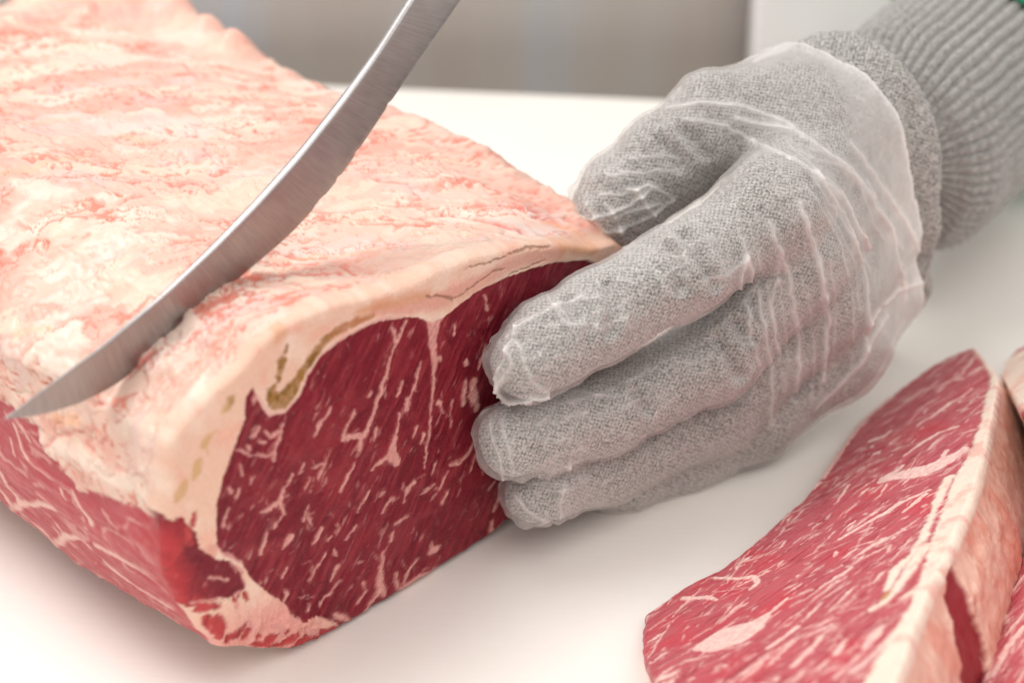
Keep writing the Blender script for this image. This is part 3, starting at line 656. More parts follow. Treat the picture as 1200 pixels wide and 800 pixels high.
# knit folds at the joints
creases = [[(800, 275), (822, 300), (838, 335)], [(785, 292), (796, 310), (800, 338)], [(840, 395), (856, 415), (868, 445)], [(862, 380), (876, 398)], [(668, 348), (676, 366)], [(775, 165), (800, 196)], [(800, 152), (826, 184)], [(715, 330), (724, 362), (720, 390)], [(748, 455), (760, 482)]]
def crease_field(V, N):
    o_ = 1.1 * fbm(V / 9, 3, 201); jn = fbm(V / 4, 2, 207); am = 0.9
    for cr in creases:
        d_ = poly_dist(V, pick_line(V, N, cr)); d_ = d_ + 0.8 * jn; o_ += am * (-1.7 * np.exp(-(d_ / 1.4) ** 2) + 1.0 * np.exp(-((d_ - 3.2) / 1.9) ** 2)); am = 1.5 - am * 0.75
    return o_
dsp = crease_field(V, N) + 0.22 * fbm(V / 1.7, 2, 202)
VK = V + N * dsp[:, None]
hem = ((VK - arm0) @ AX); hemw = hem + 1.2 * fbm(V / 9, 2, 203) - 9.0 * ((V - arm0) @ wside) / 38
HEM = -7.0
# the open hem flares a little
rad = (VK - arm0) - np.outer(hem, AX); radn = rad / np.maximum(np.linalg.norm(rad, axis=1), 1e-6)[:, None]
VK = VK + radn * (5.5 * sstep(HEM - 11, HEM, hemw))[:, None]
VK2, FK2 = compact(VK, F, hemw[F].max(1) < HEM)
gdr = fing['index'][3, :3] - fing['index'][0, :3]; gdr /= np.linalg.norm(gdr); gcr = np.cross(gdr, FWD); gcr /= np.linalg.norm(gcr)
glove = new_mesh('knit_glove', VK2, FK2, M_KNIT, person, vals={'ka': VK2 @ gdr, 'kb': VK2 @ gcr}); glove['label'] = 'grey flecked knit glove'
sol = glove.modifiers.new('thickness', 'SOLIDIFY'); sol.thickness = 0.0034; sol.offset = -1

# ribbed cuff that runs into the glove
def knit_tube(name, c0, axis, length, r_long, r_wide, ribs, rows, amp, mat, nu=720, nv=260, flare=None, seed=0, shear=0.0):
    th = np.linspace(0, 2 * np.pi, nu, endpoint=False); l = np.linspace(0, length, nv)
    TH, LL = np.meshgrid(th, l, indexing='ij')
    e1 = wside; e2 = wthick
    sc_ = np.ones_like(LL) if flare is None else np.interp(LL, flare[0], flare[1])
    Pn = np.stack([np.cos(TH), np.sin(TH), LL / 30], -1).reshape(-1, 3)
    wv = 0.12 * fbm(Pn * 2.2, 2, seed).reshape(TH.shape)
    rib = np.abs(np.sin(TH * ribs / 2 + wv * 4)) ** 0.7
    stp = LL / length * rows + 0.5 * np.sin(TH * ribs) * 0.0 + wv * 3
    sti = np.abs(np.sin(np.pi * stp)) ** 0.6
    off = amp * (rib * (0.45 + 0.55 * sti)) + 0.9 * fbm(Pn * 3, 3, seed + 3).reshape(TH.shape)
    R1 = r_long * sc_ + off; R2 = r_wide * sc_ + off
    P = c0 + (np.cos(TH) * R1)[..., None] * e1 + (np.sin(TH) * R2)[..., None] * e2 + (LL + shear * np.cos(TH))[..., None] * axis
    F_ = grid_faces(nu, nv, True); V_ = P.reshape(-1, 3)
    N_ = vert_normals(V_, F_); ctr_ = c0 + axis * length / 2
    if ((V_ - ctr_) * N_).sum() < 0: F_ = F_[:, ::-1]
    return new_mesh(name, V_, F_, mat, person)
arm_c = arm0 - AX * 14
cuff = knit_tube('ribbed_cuff', arm_c, AX, 110, 34.0, 25.0, 56, 28, 2.4, M_CUFF, 760, 250, ([0, 24, 29, 40, 110], [0.54, 0.58, 0.90, 1.06, 1.12]), 300, 9.0)
cuff['label'] = 'ribbed grey knit cuff'
m_green, nt_g, b_g = mat_new('green_cloth')
tcg = nd(nt_g, 'ShaderNodeTexCoord'); ng = nd(nt_g, 'ShaderNodeTexNoise', Scale=300.0, Detail=3.0); nt_g.links.new(tcg.outputs['Object'], ng.inputs['Vector'])
rg = ramp(nt_g, [(0.3, (0.0, 0.20, 0.10)), (0.7, (0.01, 0.34, 0.18))], ng.outputs['Fac']); nt_g.links.new(rg.outputs['Color'], b_g.inputs['Base Color']); b_g.inputs['Roughness'].default_value = 0.8
slv = knit_tube('sleeve', arm0 + AX * 92, AX, 50, 41, 32, 10, 1, 0.4, m_green, 240, 60, None, 310, 26.0); slv['label'] = 'green sleeve over the ribbed cuff'
sm_ = slv.modifiers.new('thickness', 'SOLIDIFY'); sm_.thickness = 0.0015

# clear plastic overglove
def film_material():
    m, nt, b = mat_new('clear_plastic_film'); L = nt.links.new
    out = nt.nodes['Material Output']
    b.inputs['Base Color'].default_value = (0.86, 0.83, 0.81, 1); b.inputs['Roughness'].default_value = 0.15; b.inputs['Specular IOR Level'].default_value = 0.7
    tr = nd(nt, 'ShaderNodeBsdfTransparent'); tr.inputs['Color'].default_value = (0.97, 0.965, 0.96, 1)
    lw = nd(nt, 'ShaderNodeLayerWeight', Blend=0.35)
    at = nd(nt, 'ShaderNodeAttribute', attribute_name='milk')
    ad = nd(nt, 'ShaderNodeMath', operation='MULTIPLY_ADD'); L(lw.outputs['Facing'], ad.inputs[0]); ad.inputs[1].default_value = 0.38; L(at.outputs['Fac'], ad.inputs[2]); ad.use_clamp = True
    mx = nd(nt, 'ShaderNodeMixShader'); L(ad.outputs['Value'], mx.inputs['Fac']); L(tr.outputs['BSDF'], mx.inputs[1]); L(b.outputs['BSDF'], mx.inputs[2])
    L(mx.outputs['Shader'], out.inputs['Surface'])
    return m
def subdivide(V, F):
    E_ = np.sort(np.stack([F, np.roll(F, -1, 1)], -1).reshape(-1, 2), 1); ue, inv = np.unique(E_[:, 0] * len(V) + E_[:, 1], return_inverse=True)
    ev = (V[ue // len(V)] + V[ue % len(V)]) / 2; fc = V[F].mean(1); n0 = len(V); n1 = n0 + len(ev); ei = n0 + inv.reshape(F.shape)
    F2 = np.concatenate([np.stack([F[:, j], ei[:, j], n1 + np.arange(len(F)), ei[:, j - 1]], 1) for j in range(4)])
    return np.vstack([V, ev, fc]), F2
V, F = surface_nets(film_d - 0.8, lo, H_)
kp_ = ((V[F].mean(1) - arm0) @ AX) < 6; V, F = compact(V, F, kp_)
V = relax(V, F, 2); V, F = subdivide(V, F); V = relax(V, F, 2)
N = vert_normals(V, F)
hm = (V - arm0) @ AX
folds = [
 ([(872, 282), (882, 330), (898, 390), (908, 450), (905, 500)], 1.6, 1.0), ([(905, 262), (925, 330), (938, 400), (935, 470)], 1.4, 1.1), ([(940, 240), (962, 310), (972, 380), (965, 450)], 1.6, 1.2),
 ([(960, 200), (1000, 270), (1020, 340), (1018, 410)], 1.8, 1.6), ([(880, 165), (930, 180), (985, 225), (1020, 290)], 1.6, 1.6), ([(865, 140), (930, 150), (1000, 200), (1045, 270), (1060, 350)], 1.8, 2.0),
 ([(1000, 170), (1050, 240), (1085, 320)], 1.5, 1.5), ([(875, 300), (868, 340), (882, 400), (893, 430)], 1.2, 0.9), ([(915, 300), (905, 350), (915, 420)], 1.0, 0.8),
 ([(606, 384), (592, 412), (584, 440), (582, 464), (604, 468), (640, 460)], 2.6, 0.8), ([(606, 400), (612, 430), (628, 452), (640, 458)], 1.8, 0.7), ([(590, 395), (625, 368), (680, 345)], 1.2, 0.7), ([(600, 380), (650, 352), (668, 372)], 0.8, 0.6), ([(582, 455), (600, 430), (590, 405)], 1.4, 0.8), ([(640, 345), (660, 370), (676, 390)], 0.7, 0.6),
 ([(682, 258), (712, 256), (742, 242), (765, 225)], 1.9, 0.8), ([(692, 276), (725, 272), (760, 258), (790, 238)], 2.2, 0.8), ([(738, 222), (765, 220), (792, 236)], 1.8, 0.8), ([(706, 240), (722, 256), (730, 272)], 1.6, 0.7), ([(748, 226), (756, 244), (770, 254)], 1.6, 0.7), ([(686, 240), (700, 258), (696, 276)], 1.5, 0.7), ([(700, 228), (730, 232), (750, 226)], 1.2, 0.7), ([(712, 262), (740, 250), (776, 242)], 1.2, 0.6),
 ([(710, 205), (745, 200), (790, 205)], 0.8, 0.8), ([(735, 185), (770, 182), (800, 190)], 0.8, 0.8), ([(780, 125), (830, 118), (880, 125), (930, 145)], 1.2, 1.2), ([(800, 140), (850, 150), (880, 165)], 1.0, 1.0),
 ([(572, 500), (580, 530), (590, 558)], 0.9, 0.7), ([(585, 490), (592, 520), (602, 555)], 0.7, 0.7), ([(600, 578), (618, 600), (640, 606)], 0.9, 0.7), ([(668, 540), (660, 575), (655, 605)], 1.0, 0.7), ([(830, 330), (860, 318), (880, 300)], 0.8, 0.8), ([(660, 470), (720, 452), (790, 415)], 0.5, 0.8), ([(1020, 380), (1050, 340), (1080, 330)], 1.2, 1.3), ([(960, 480), (1010, 430), (1040, 370)], 1.2, 1.3),
]
wsl = 0 * np.maximum(ridged(V / np.array([11, 11, 15]) + 0.25 * fbm(V / 9, 2, 409)[:, None], 2, 402) - 0.62, 0) / 0.38
dsp = np.maximum(crease_field(V, N), -1.0) + 0.25 * fbm(V / 5, 2, 401) + 0.9 * wsl ** 2 + 0.10 * fbm(V / 2.0, 2, 403)
milk = 0.12 + 0.11 * fbm(V / 8, 3, 404) + 0.30 * wsl ** 2.5
fold_j = 0.25 * fbm(V / 3, 2, 405)
frn = random.Random(12)
for a_, b_ in zip(range(0, 6), range(1, 7)):            # finer folds between the main ones
    for q_ in (0.35, 0.7):
        pa, pb = np.array(folds[a_][0], float), np.array(folds[b_][0], float); m_ = min(len(pa), len(pb)); jx = frn.uniform(-8, 8)
        pc = pa[:m_] * (1 - q_) + pb[:m_] * q_ + np.array([[jx + frn.uniform(-5, 5), frn.uniform(-10, 10)] for _ in range(m_)])
        folds.append(([tuple(p) for p in pc[frn.randint(0, 1):]], frn.uniform(0.3, 0.7), frn.uniform(0.6, 0.9)))
for _ in range(60):                                      # short crinkles on fingers
    k_ = frn.choice(['index', 'middle', 'ring']); t_ = frn.uniform(0.02, 0.9); P_ = np.array(fingers[k_])[:, :2]; i_ = min(int(t_ * 4), 3); c_ = P_[i_] + (P_[i_ + 1] - P_[i_]) * (t_ * 4 - i_); d_ = P_[i_ + 1] - P_[i_]; d_ /= np.linalg.norm(d_); n_ = np.array([-d_[1], d_[0]])
    o_ = c_ + n_ * frn.uniform(-30, 30); l_ = frn.uniform(12, 42); a_ = frn.gauss(0.3, 0.5); v_ = d_ * math.cos(a_) + n_ * math.sin(a_)
    folds.append(([tuple(o_ - v_ * l_ / 2), tuple(o_ + n_ * frn.uniform(-3, 3)), tuple(o_ + v_ * l_ / 2)], frn.uniform(0.3, 0.7), frn.uniform(0.5, 0.8)))
tips = np.minimum.reduce([np.linalg.norm(V - fing[k][0, :3], axis=1) for k in ('index', 'middle', 'ring')] + [np.linalg.norm(V - thb[0, :3], axis=1)])
dsp += sstep(17, 8, tips) * (0.3 + 2.2 * np.abs(fbm(V / 5, 2, 411)))     # baggy finger ends
for pts, h_, w_ in folds:
    d_ = poly_dist(V, pick_line(V, N, pts)) + fold_j
    g_ = np.exp(-np.maximum(d_, 0) / (0.55 * w_)); dsp += h_ * 0.75 * g_; milk = milk + 0.38 * min(h_, 1.2) * g_
toward = sstep(-62, -12, hm)                      # looser and cloudier towards the wrist
milk = milk + 0.30 * toward
dsp += toward * (1.0 + 0.7 * fbm(V / 11, 3, 406))
OPEN = -19.0
cut = hm + 2.0 * fbm(V / 12, 2, 408) - 13.0 * ((V - arm0) @ wside) / 38
lip = sstep(OPEN - 14, OPEN, cut); dsp += lip * (1.0 + 1.0 * fbm(V / 14, 2, 407))
milk = milk + 0.35 * sstep(OPEN - 2.2, OPEN, cut)
VP = V + N * dsp[:, None]
VP2, FP2, mk2 = compact(VP, F, cut[F].max(1) < OPEN, np.clip(milk, 0.03, 0.9))
film = new_mesh('plastic_glove', VP2, FP2, film_material(), person, vals={'milk': mk2}); film['label'] = 'clear crinkled plastic glove over the knit one'

# ------------------------------------------------------------------ the knife
# vertical blade, parallel to the cut end, set back along the loin
def blade_plane(off): return FA + NRM * off
KO = -27.0
kn_t = T; kn_n = NRM
def kuv(x, y):
    P = on_plane(x, y, blade_plane(KO), kn_n); return (P - blade_plane(KO)) @ kn_t, P[2]
spine_px = [(4, 491), (60, 449), (120, 405), (190, 345), (250, 288), (300, 236), (350, 180), (400, 117), (440, 62), (478, 2), (520, -62), (560, -128)]
edge_px = [(4, 491), (45, 487), (90, 474), (130, 455), (160, 433), (195, 402), (232, 368), (270, 334), (305, 305), (340, 275), (372, 240), (404, 200), (436, 152), (468, 104), (500, 58), (540, 0), (582, -66), (618, -126)]
nk = 150
def resample(pts, n):
    P = np.array([kuv(*p) for p in pts]); s_ = np.r_[0, np.cumsum(np.linalg.norm(np.diff(P, axis=0), axis=1))]
    # Catmull-like smoothing by dense interpolation
    d_ = np.linspace(0, s_[-1], n); R = np.stack([np.interp(d_, s_, P[:, k]) for k in (0, 1)], 1)
    for _ in range(14): R[1:-1] = 0.5 * R[1:-1] + 0.25 * (R[:-2] + R[2:])
    return R
sp = resample(spine_px, nk); eg = resample(edge_px, nk)
krng = np.random.RandomState(3)
for j in range(70, 108):
    if krng.rand() < 0.22:
        dj = sp[j] - eg[j]; eg[j] += dj / np.linalg.norm(dj) * krng.uniform(0.2, 0.75)
tt = np.linspace(0, 1, nk); thick = 0.95 * sstep(0, 0.5, tt) + 0.15 + 0.2 * tt      # half thickness at the spine
cols = [0.0, 0.008, 0.025, 0.06, 0.10, 0.3, 0.6, 0.86, 0.95, 1.0]; prof = [0.30, 0.62, 0.88, 1.0, 0.98, 0.84, 0.62, 0.40, 0.26, 0.03]
ring = []
for side in (1, -1):
    cc = list(zip(cols, prof)); cc = cc if side == 1 else cc[::-1]
    for f_, p_ in cc:
        q = sp + (eg - sp) * f_; ring.append(blade_plane(KO) + q[:, :1] * kn_t + q[:, 1:2] * ZUP + (side * thick * p_)[:, None] * kn_n)
RG = np.array(ring); nr_ = len(RG); VKn = RG.reshape(-1, 3); FKn = grid_faces(nr_, nk, True)
Nn = vert_normals(VKn, FKn)
if (Nn.reshape(nr_, nk, 3)[5] @ kn_n).mean() < 0: FKn = FKn[:, ::-1]
def steel_material():
    m, nt, b = mat_new('brushed_steel'); L = nt.links.new
    tc = nd(nt, 'ShaderNodeTexCoord'); kl = nd(nt, 'ShaderNodeAttribute', attribute_name='kl'); kw = nd(nt, 'ShaderNodeAttribute', attribute_name='kw')
    cx = nd(nt, 'ShaderNodeCombineXYZ'); L(kl.outputs['Fac'], cx.inputs[0]); L(kw.outputs['Fac'], cx.inputs[1])
    mp = nd(nt, 'ShaderNodeMapping'); mp.inputs['Scale'].default_value = (1.9, 0.10, 1)
    L(cx.outputs['Vector'], mp.inputs['Vector']); n = nd(nt, 'ShaderNodeTexNoise', Scale=1.0, Detail=3.0); L(mp.outputs['Vector'], n.inputs['Vector'])
    n2 = nd(nt, 'ShaderNodeTexNoise', Scale=45.0, Detail=4.0); L(tc.outputs['Object'], n2.inputs['Vector'])
    r = ramp(nt, [(0.3, (0.34, 0.32, 0.32)), (0.7, (0.44, 0.42, 0.42))], n2.outputs['Fac']); rs_ = nd(nt, 'ShaderNodeMapRange'); rs_.inputs['From Min'].default_value = 0.3; rs_.inputs['From Max'].default_value = 0.7; rs_.inputs['To Min'].default_value = 0.87; rs_.inputs['To Max'].default_value = 1.11; L(n.outputs['Fac'], rs_.inputs['Value'])
    vm = nd(nt, 'ShaderNodeVectorMath', operation='MULTIPLY'); L(r.outputs['Color'], vm.inputs[0]); L(rs_.outputs['Result'], vm.inputs[1]); L(vm.outputs['Vector'], b.inputs['Base Color'])
    b.inputs['Metallic'].default_value = 1.0
    r2 = nd(nt, 'ShaderNodeMapRange'); r2.inputs['To Min'].default_value = 0.24; r2.inputs['To Max'].default_value = 0.50
    L(n.outputs['Fac'], r2.inputs['Value']); L(r2.outputs['Result'], b.inputs['Roughness'])
    bp = nd(nt, 'ShaderNodeBump', Strength=0.12, Distance=0.0002); L(n.outputs['Fac'], bp.inputs['Height']); L(bp.outputs['Normal'], b.inputs['Normal'])
    return m
M_STEEL = steel_material()
knife = thing('butcher_knife', 'long curved steel butcher knife slicing into the fat cap', 'knife', VKn[0])
k_l = np.r_[0, np.cumsum(np.linalg.norm(np.diff(sp, axis=0), axis=1))]; k_w = np.array(cols + cols[::-1])[:, None] * np.linalg.norm(eg - sp, axis=1)[None]
bl_ob = new_mesh('blade', VKn, FKn, M_STEEL, knife, vals={'kl': np.tile(k_l, nr_), 'kw': k_w.ravel()})
es = bl_ob.modifiers.new('edges', 'EDGE_SPLIT'); es.split_angle = math.radians(28)
m_h, nt_h, b_h = mat_new('dark_handle'); nh = nd(nt_h, 'ShaderNodeTexNoise', Scale=90.0)
rh = ramp(nt_h, [(0.3, (0.02, 0.02, 0.022)), (0.7, (0.04, 0.04, 0.042))], nh.outputs['Fac']); nt_h.links.new(rh.outputs['Color'], b_h.inputs['Base Color']); b_h.inputs['Roughness'].default_value = 0.5
# handle beyond the top of the frame
hs, he = sp[-1], eg[-1]; mid_ = (hs + he) / 2; kd = sp[-1] - sp[-8]; kd /= np.linalg.norm(kd); kp = np.array([-kd[1], kd[0]])
hr = []
for l_, rw_, rt_ in [(-3, 9, 4), (0, 11, 7), (15, 12.5, 8.5), (45, 12, 8.5), (75, 13, 8.5), (98, 15, 9), (108, 12, 7), (112, 4, 3)]:
    a_ = np.linspace(0, 2 * np.pi, 28, endpoint=False); q = mid_ + kd * l_ + kp * (np.cos(a_) * rw_)[:, None]
    hr.append(blade_plane(KO) + q[:, :1] * kn_t + q[:, 1:2] * ZUP + (np.sin(a_) * rt_)[:, None] * kn_n)
HR = np.array(hr).transpose(1, 0, 2); new_mesh('handle', HR.reshape(-1, 3), grid_faces(28, len(hr), True), m_h, knife)

# ------------------------------------------------------------------ the steaks
def steak(name, label, base0, base1, tilt, poly_px, edge_w, thickness, streak_px, seed, fat_px=(), patches=(), flecks=500, fleck_box=None, wedge=None, dense=(680, 160), fdir=(0.83, -0.56), group=None, shift=np.zeros(3), center=None, gold_px=(), lift=0.6, all_fat=False):
    e1 = (base1 - base0); e1[2] = 0; e1 /= np.linalg.norm(e1); hz = np.array([e1[1], -e1[0], 0.0])
    e2 = hz * math.cos(tilt) + ZUP * math.sin(tilt); nn = np.cross(e1, e2); nn = nn if nn[2] > 0 else -nn
    O = base0 + np.array([0, 0, lift])
    def uv(x, y): P = on_plane(x, y, O, nn) - O; return np.array([P @ e1, P @ e2])
    pl = lambda pts: np.array([[*uv(p[0], p[1]), (p[2] if len(p) > 2 else 1) * PX * 1.35] for p in pts])
    out = closed_resample(np.array([uv(*p) for p in poly_px]), dense[0], None, 1)
    ctr = out.mean(0) if center is None else uv(*center); dr = out - ctr; dr /= np.linalg.norm(dr, axis=1)[:, None]
    right_side = sstep(4, 14, out[:, 1])
    out = out + dr * (fbm(np.c_[out / 2.5, 0 * out[:, 0]], 3, seed) * (1.3 - 0.9 * right_side))[:, None]
    nr = dense[1]; r_ = np.linspace(0, 1, nr) ** 0.9
    q = (ctr + (out[:, None] - ctr) * r_[None, :, None]).reshape(-1, 2); Fq = grid_faces(dense[0], nr, True)
    ed = (np.linalg.norm(out - ctr, axis=1)[:, None] * (1 - r_)[None]).ravel()
    p3 = np.c_[q, 0 * q[:, 0]]
    wq = np.stack([fbm(p3 / 2.0, 3, seed + 1), fbm(p3 / 2.0, 3, seed + 2)], 1) * 0.6 + np.stack([fbm(p3 / 0.7, 2, seed + 3), fbm(p3 / 0.7, 2, seed + 4)], 1) * 0.22
    qq = q + wq
    fatm = np.zeros(len(q)); rim = np.zeros(len(q))
    JT = 0.35 * fbm(p3 / 1.4, 3, seed + 21)
    for s_ in streak_px: stroke(qq, pl(s_) * np.array([1, 1, 1.35]), fatm, 0.25, 1.0, JT)
    for s_ in fat_px: stroke(qq, pl(s_) * np.array([1, 1, 1.2]), rim, 0.8, 1.0, 2 * JT)
    rg_ = random.Random(seed); x0, x1, y0, y1 = fleck_box or (740, 1170, 400, 810)
    for _ in range(flecks):
        x = rg_.uniform(x0, x1); y = rg_.uniform(y0, y1); ln = rg_.choice([5, 8, 12, 16, 24, 34, 46]); a = math.radians(rg_.gauss(0, 11))
        d_ = np.array([fdir[0] * math.cos(a) - fdir[1] * math.sin(a), fdir[0] * math.sin(a) + fdir[1] * math.cos(a)]); w_ = 0.55 + 2.3 * rg_.random() ** 2.2
        stroke(qq, pl([(x - d_[0] * ln / 2, y - d_[1] * ln / 2, w_ * .4), (x, y, w_), (x + d_[0] * ln / 2, y + d_[1] * ln / 2, w_ * .3)]), fatm, 0.25, rg_.uniform(0.4, 1.0), JT)
    gd_ = uv(1000, 600) - uv(1000 - fdir[0] * 60, 600 - fdir[1] * 60); gd_ /= np.linalg.norm(gd_); gp_ = np.array([-gd_[1], gd_[0]])
    fb = fbm(np.stack([q @ gp_ / 0.8, q @ gd_ / 6.0, 0 * q[:, 0]], 1), 4, seed + 5)
    fatm = np.maximum(fatm, 0.5 * sstep(0.22, 0.5, fbm(np.stack([q @ gp_ / 1.4, q @ gd_ / 5.0, 0 * q[:, 0]], 1) + 0.15 * wq[:, :1], 4, seed + 20)))
    c_ = np.empty((len(q), 3)); c_[:] = (0.49, 0.11, 0.13)
    c_ = lerp(c_, (0.54, 0.12, 0.135), sstep(0, 0.5, fb) * 0.8); c_ = lerp(c_, (0.33, 0.035, 0.05), sstep(0, -0.5, fb) * 0.75)
    c_ = lerp(c_, (0.56, 0.055, 0.075), sstep(0.0, 0.5, fbm(p3 / 12, 3, seed + 6)) * 0.6)
    fatm = fatm * np.clip(0.85 + 0.3 * fbm(p3 / 0.9, 2, seed + 7), 0, 1)
    c_ = lerp(c_, (0.86, 0.60, 0.54), fatm)
    for s_, cc, k in patches:
        m_ = np.zeros(len(q)); stroke(qq, pl(s_), m_, 0.5); c_ = lerp(c_, cc, m_ * k); fatm = np.maximum(fatm, m_ * (1 if cc[1] > .3 else 0))
    rimc = lerp(np.full((len(q), 3), (0.84, 0.69, 0.58)), (0.80, 0.49, 0.41), sstep(0, 0.5, fbm(p3 / 4, 3, seed + 8)))
    c_ = c_ + (rimc - c_) * rim[:, None]
    gm = np.zeros(len(q))
    for s_ in gold_px: stroke(qq, pl(s_), gm, 0.5)
    c_ = lerp(c_, (0.50, 0.30, 0.10), gm * 0.7)
    RE = edge_w; fall = RE - np.sqrt(np.maximum(RE ** 2 - np.clip(RE - ed, 0, RE) ** 2, 0))
    rel = (0.30 * np.maximum(fatm, rim) + 0.22 * fb * (1 - rim) + 0.5 * fbm(p3 / 10, 3, seed + 9) + 0.08 * fbm(p3 / .9, 2, seed + 10)) * sstep(0, 1.2, ed)
    def W(qv, off): return O + shift + qv[:, :1] * e1 + qv[:, 1:2] * e2 + np.asarray(off)[:, None] * nn
    Vf = W(q, rel - fall); Vf[:, 2] = np.maximum(Vf[:, 2], 0.4); Nf = vert_normals(Vf, Fq)
    if (Nf @ nn).mean() < 0: Fq = Fq[:, ::-1]; Nf = -Nf
    root = thing(name, label, 'steak', W(ctr[None], [-thickness])[0] * np.array([1, 1, 0]), group)
    k_ = np.where(rim[Fq].mean(1) > .5, 1, np.where(fatm[Fq].mean(1) > .5, 2, 0))
    pp = split_parts(Vf, Fq, ['lean', 'fat_rim', 'marbling'], k_, M_STEAK, root, c_, Nf)
    if 'marbling' in pp: pp['marbling']['kind'] = 'stuff'
    # flank running down from the rim to the board
    ndp = 90; dp = np.linspace(0, 1, ndp) * thickness
    VV = W(np.repeat(out, ndp, 0), -edge_w - np.tile(dp, dense[0]))
    grow_ = np.tile(sstep(0, 8, dp), dense[0]); o3 = VV / 6.0
    rad_ = np.repeat(dr, ndp, 0); bul = (1.6 * np.sin(np.tile(dp, dense[0]) / thickness * np.pi) + 1.4 * fbm(VV / 12, 3, seed + 11) + 0.5 * fbm(VV / 3, 3, seed + 12)) * grow_
    VV = VV + (rad_[:, :1] * e1 + rad_[:, 1:2] * e2) * bul[:, None]
    VV[:, 2] = np.maximum(VV[:, 2], 0.35)
    Fv = grid_faces(dense[0], ndp, True); Nv = vert_normals(VV, Fv)
    cc3 = W(ctr[None], [-thickness / 2])[0]
    if ((VV - cc3) * Nv).sum() < 0: Fv = Fv[:, ::-1]; Nv = -Nv
    rt = np.repeat(sstep(6, 16, out[:, 1]), ndp) if not all_fat else np.ones(len(VV))
    cs = np.full((len(VV), 3), (0.50, 0.11, 0.12)); cs = lerp(cs, (0.74, 0.42, 0.36), sstep(0.1, 0.5, fbm(VV / 5, 4, seed + 13)) * 0.8)
    ft = np.full((len(VV), 3), (0.80, 0.52, 0.41)); ft = lerp(ft, (0.76, 0.38, 0.29), sstep(-0.1, 0.4, fbm(VV / 9, 3, seed + 14)))
    ft = lerp(ft, (0.86, 0.62, 0.50), sstep(0.15, 0.5, fbm(VV / 4, 4, seed + 15)) * 0.7); ft = lerp(ft, (0.66, 0.22, 0.17), sstep(0.6, 0.9, ridged(VV / 6, 2, seed + 16)) * 0.5)
    cs = cs + (ft - cs) * rt[:, None]
    if wedge is not None:        # dark red lean showing between the layers of fat
        px_, py_ = project(VV); m_ = sstep(2.5, -2.5, poly_sd(np.stack([px_, py_], 1), wedge) + 6 * fbm(VV / 3, 3, seed + 17)); fc_ = ((CAM - VV) * Nv).sum(1) > 0
        m_ = m_ * fc_; cs = lerp(cs, (0.30, 0.03, 0.04), m_); VV = VV - Nv * (m_ * 1.2)[:, None]
    ecol = np.repeat(c_.reshape(dense[0], nr, 3)[:, -1], ndp, 0); kk = sstep(1.2, 0, np.tile(dp, dense[0])); cs = cs + (ecol - cs) * kk[:, None]
    rt_f = rt[Fv].mean(1) > 0.5
    kf = np.nonzero(~rt_f)[0]; oi = Fv.min(1) // ndp
    lead = np.argsort(out[:, 1])[0]; ok_ = np.zeros(dense[0], bool)          # one unbroken trimmed side
    for sgn in (1, -1):
        i_ = lead
        for _ in range(dense[0]):
            if out[i_, 1] > 11: break
            ok_[i_] = True; i_ = (i_ + sgn) % dense[0]
    rt_f = ~ok_[oi] | all_fat
    split_parts(VV, Fv, ['trimmed_side', 'fat_side'], np.where(rt_f, 1, 0), M_STEAK, root, cs, vert_normals(VV, Fv))
    return root

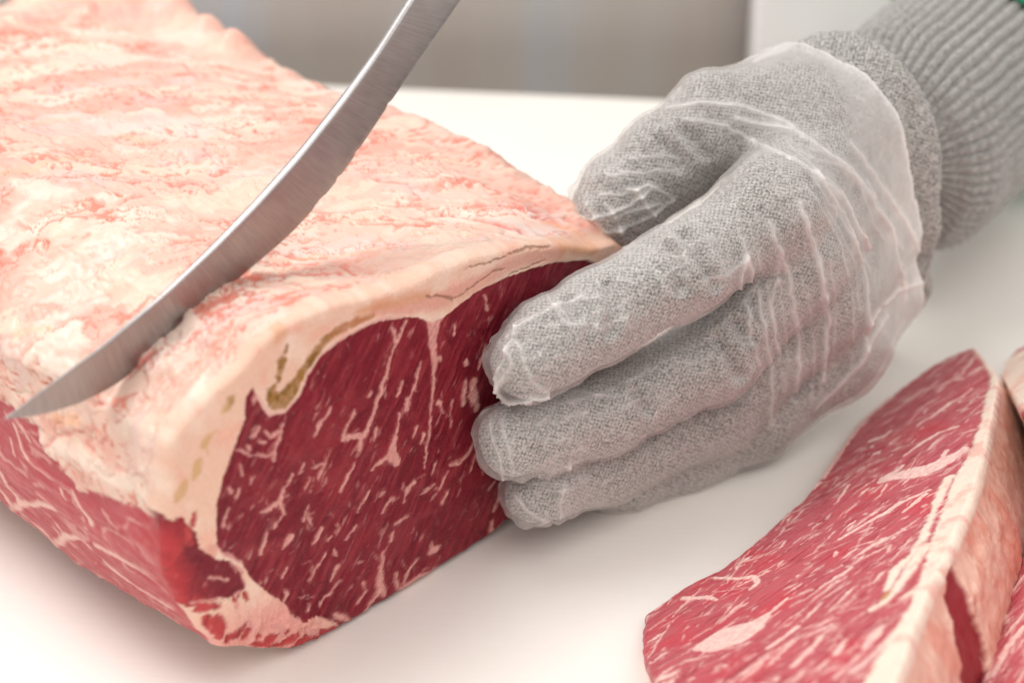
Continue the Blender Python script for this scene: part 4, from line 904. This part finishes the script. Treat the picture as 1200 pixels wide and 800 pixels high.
st1 = steak('sliced_steak', 'raw marbled steak with its wide red face up, nearest the gloved hand', at_height(732, 730), at_height(1104, 398), math.radians(30),
    [(750, 745), (752, 722), (775, 705), (808, 683), (838, 668), (870, 645), (905, 616), (925, 598), (940, 586), (962, 560), (985, 525), (1010, 492), (1045, 463), (1085, 432), (1118, 414), (1141, 405), (1150, 414), (1162, 428), (1171, 440),
     (1170, 460), (1160, 510), (1148, 560), (1132, 605), (1112, 650), (1092, 690), (1075, 730), (1062, 770), (1045, 815), (1010, 870), (930, 890), (840, 860), (775, 815), (752, 775)],
    2.0, 27, [
     [(822,756,6),(845,749,14),(866,743,14),(884,736,8),(900,722,2)], [(880,734,4),(905,716,2),(925,700,1)], [(835,676,1.2),(862,678,2),(885,676,2),(888,684,2),(880,690,1.5)], [(800,702,2),(830,700,2.5),(840,703,1.5)],
     [(1035,563,5),(1060,556,8),(1085,552,9),(1108,540,8),(1128,528,5)], [(1035,560,4),(1050,552,3),(1058,545,1.5)], [(1060,535,1),(1080,520,1.8),(1100,508,2),(1122,500,1.5)], [(1020,518,2),(1035,512,2.4),(1045,504,1)], [(1090,490,1),(1108,478,2),(1118,470,1)],
     [(1098,455,1.5),(1115,447,1.8),(1130,443,1.4)], [(1105,535,2),(1110,528,1.5)], [(985,632,1.2),(1020,612,2),(1055,590,2.2),(1090,575,1.5)], [(1000,655,1.4),(1030,635,2),(1060,622,1.4)], [(960,690,1.2),(1000,665,1.6)], [(1060,600,1.5),(1085,580,2)], [(1120,470,1.2),(1140,455,1)],
     [(1012,760,2),(1025,745,4),(1035,735,2)], [(1000,785,3),(1020,770,3),(1045,745,2)], [(990,750,2),(980,765,3)], [(930,585,3),(945,578,3),(960,566,2)], [(965,560,3),(985,528,3),(1015,490,3),(1045,466,2.5)], [(760,800,3),(790,790,3)],
     [(900,760,1.6),(935,735,2)], [(870,790,2),(900,770,1.6)], [(930,780,2),(965,745,1.5)]], 500,
    fat_px=[[(1141,407,2.5),(1155,422,3),(1168,440,4)], [(1166,442,4),(1158,490,5),(1150,520,7),(1140,550,12),(1128,585,13),(1112,625,12),(1098,655,9),(1088,690,8),(1072,725,10),(1052,765,14),(1030,810,16),(1000,850,18)],
            [(1098,585,2.5),(1085,625,3),(1070,650,3),(1050,668,4),(1040,690,3)], [(1085,640,5),(1068,665,5),(1050,690,4),(1035,708,4),(1022,714,3)], [(1095,660,5),(1080,690,5),(1060,700,4)], [(1112,560,5),(1098,590,4)]],
    patches=[([(1080,668,1.5),(1065,690,2.5),(1046,708,2)], (0.45, 0.08, 0.09), 0.8), ([(1088,700,2),(1072,725,2),(1050,755,3),(1020,785,3)], (0.50, 0.10, 0.11), 0.8), ([(1114,590,.8),(1098,625,.9),(1078,655,.8)], (0.42, 0.30, 0.22), 0.7)],
    flecks=1250, dense=(1000, 220), wedge=[(1112, 664), (1122, 672), (1138, 700), (1152, 745), (1160, 800), (1160, 860), (1130, 830), (1128, 780), (1120, 730), (1108, 700)], center=(960, 660), gold_px=[[(1040, 696, 5), (1036, 702, 4)]])
st2 = steak('sliced_steak', 'second raw steak cut off by the right picture edge, in front of the dark gap', at_height(1150, 835), at_height(1262, 640), math.radians(38),
    [(1146, 800), (1152, 765), (1170, 725), (1188, 680), (1202, 640), (1222, 600), (1262, 560), (1330, 560), (1400, 620), (1400, 760), (1350, 880), (1250, 930), (1165, 890)],
    1.8, 30, [[(1165, 790, 2), (1180, 760, 3), (1200, 735, 3)], [(1180, 700, 1.4), (1200, 675, 2)], [(1160, 745, 1.4), (1178, 722, 1.5)], [(1178, 745, 1.2), (1205, 712, 2)]], 600, flecks=200, fleck_box=(1150, 1260, 600, 820), dense=(520, 120), fdir=(0.66, -0.75), lift=20)
st3 = steak('sliced_steak', 'small pale pink corner of a third steak, uppermost at the right picture edge', at_height(1178, 452), at_height(1232, 392), math.radians(42),
    [(1172, 440), (1178, 422), (1192, 408), (1215, 396), (1255, 385), (1300, 400), (1310, 450), (1280, 500), (1230, 505), (1190, 480)],
    2.4, 24, [], 700, fat_px=[[(1176, 432, 14), (1190, 420, 14), (1215, 405, 14), (1250, 400, 12)], [(1180, 440, 20), (1200, 430, 30), (1240, 440, 40)]], patches=[([(1180, 440, 30), (1240, 440, 60), (1290, 440, 50)], (0.80, 0.46, 0.39), 1.0)], flecks=0, fleck_box=(1180, 1260, 400, 480), dense=(300, 70), all_fat=True, lift=9)
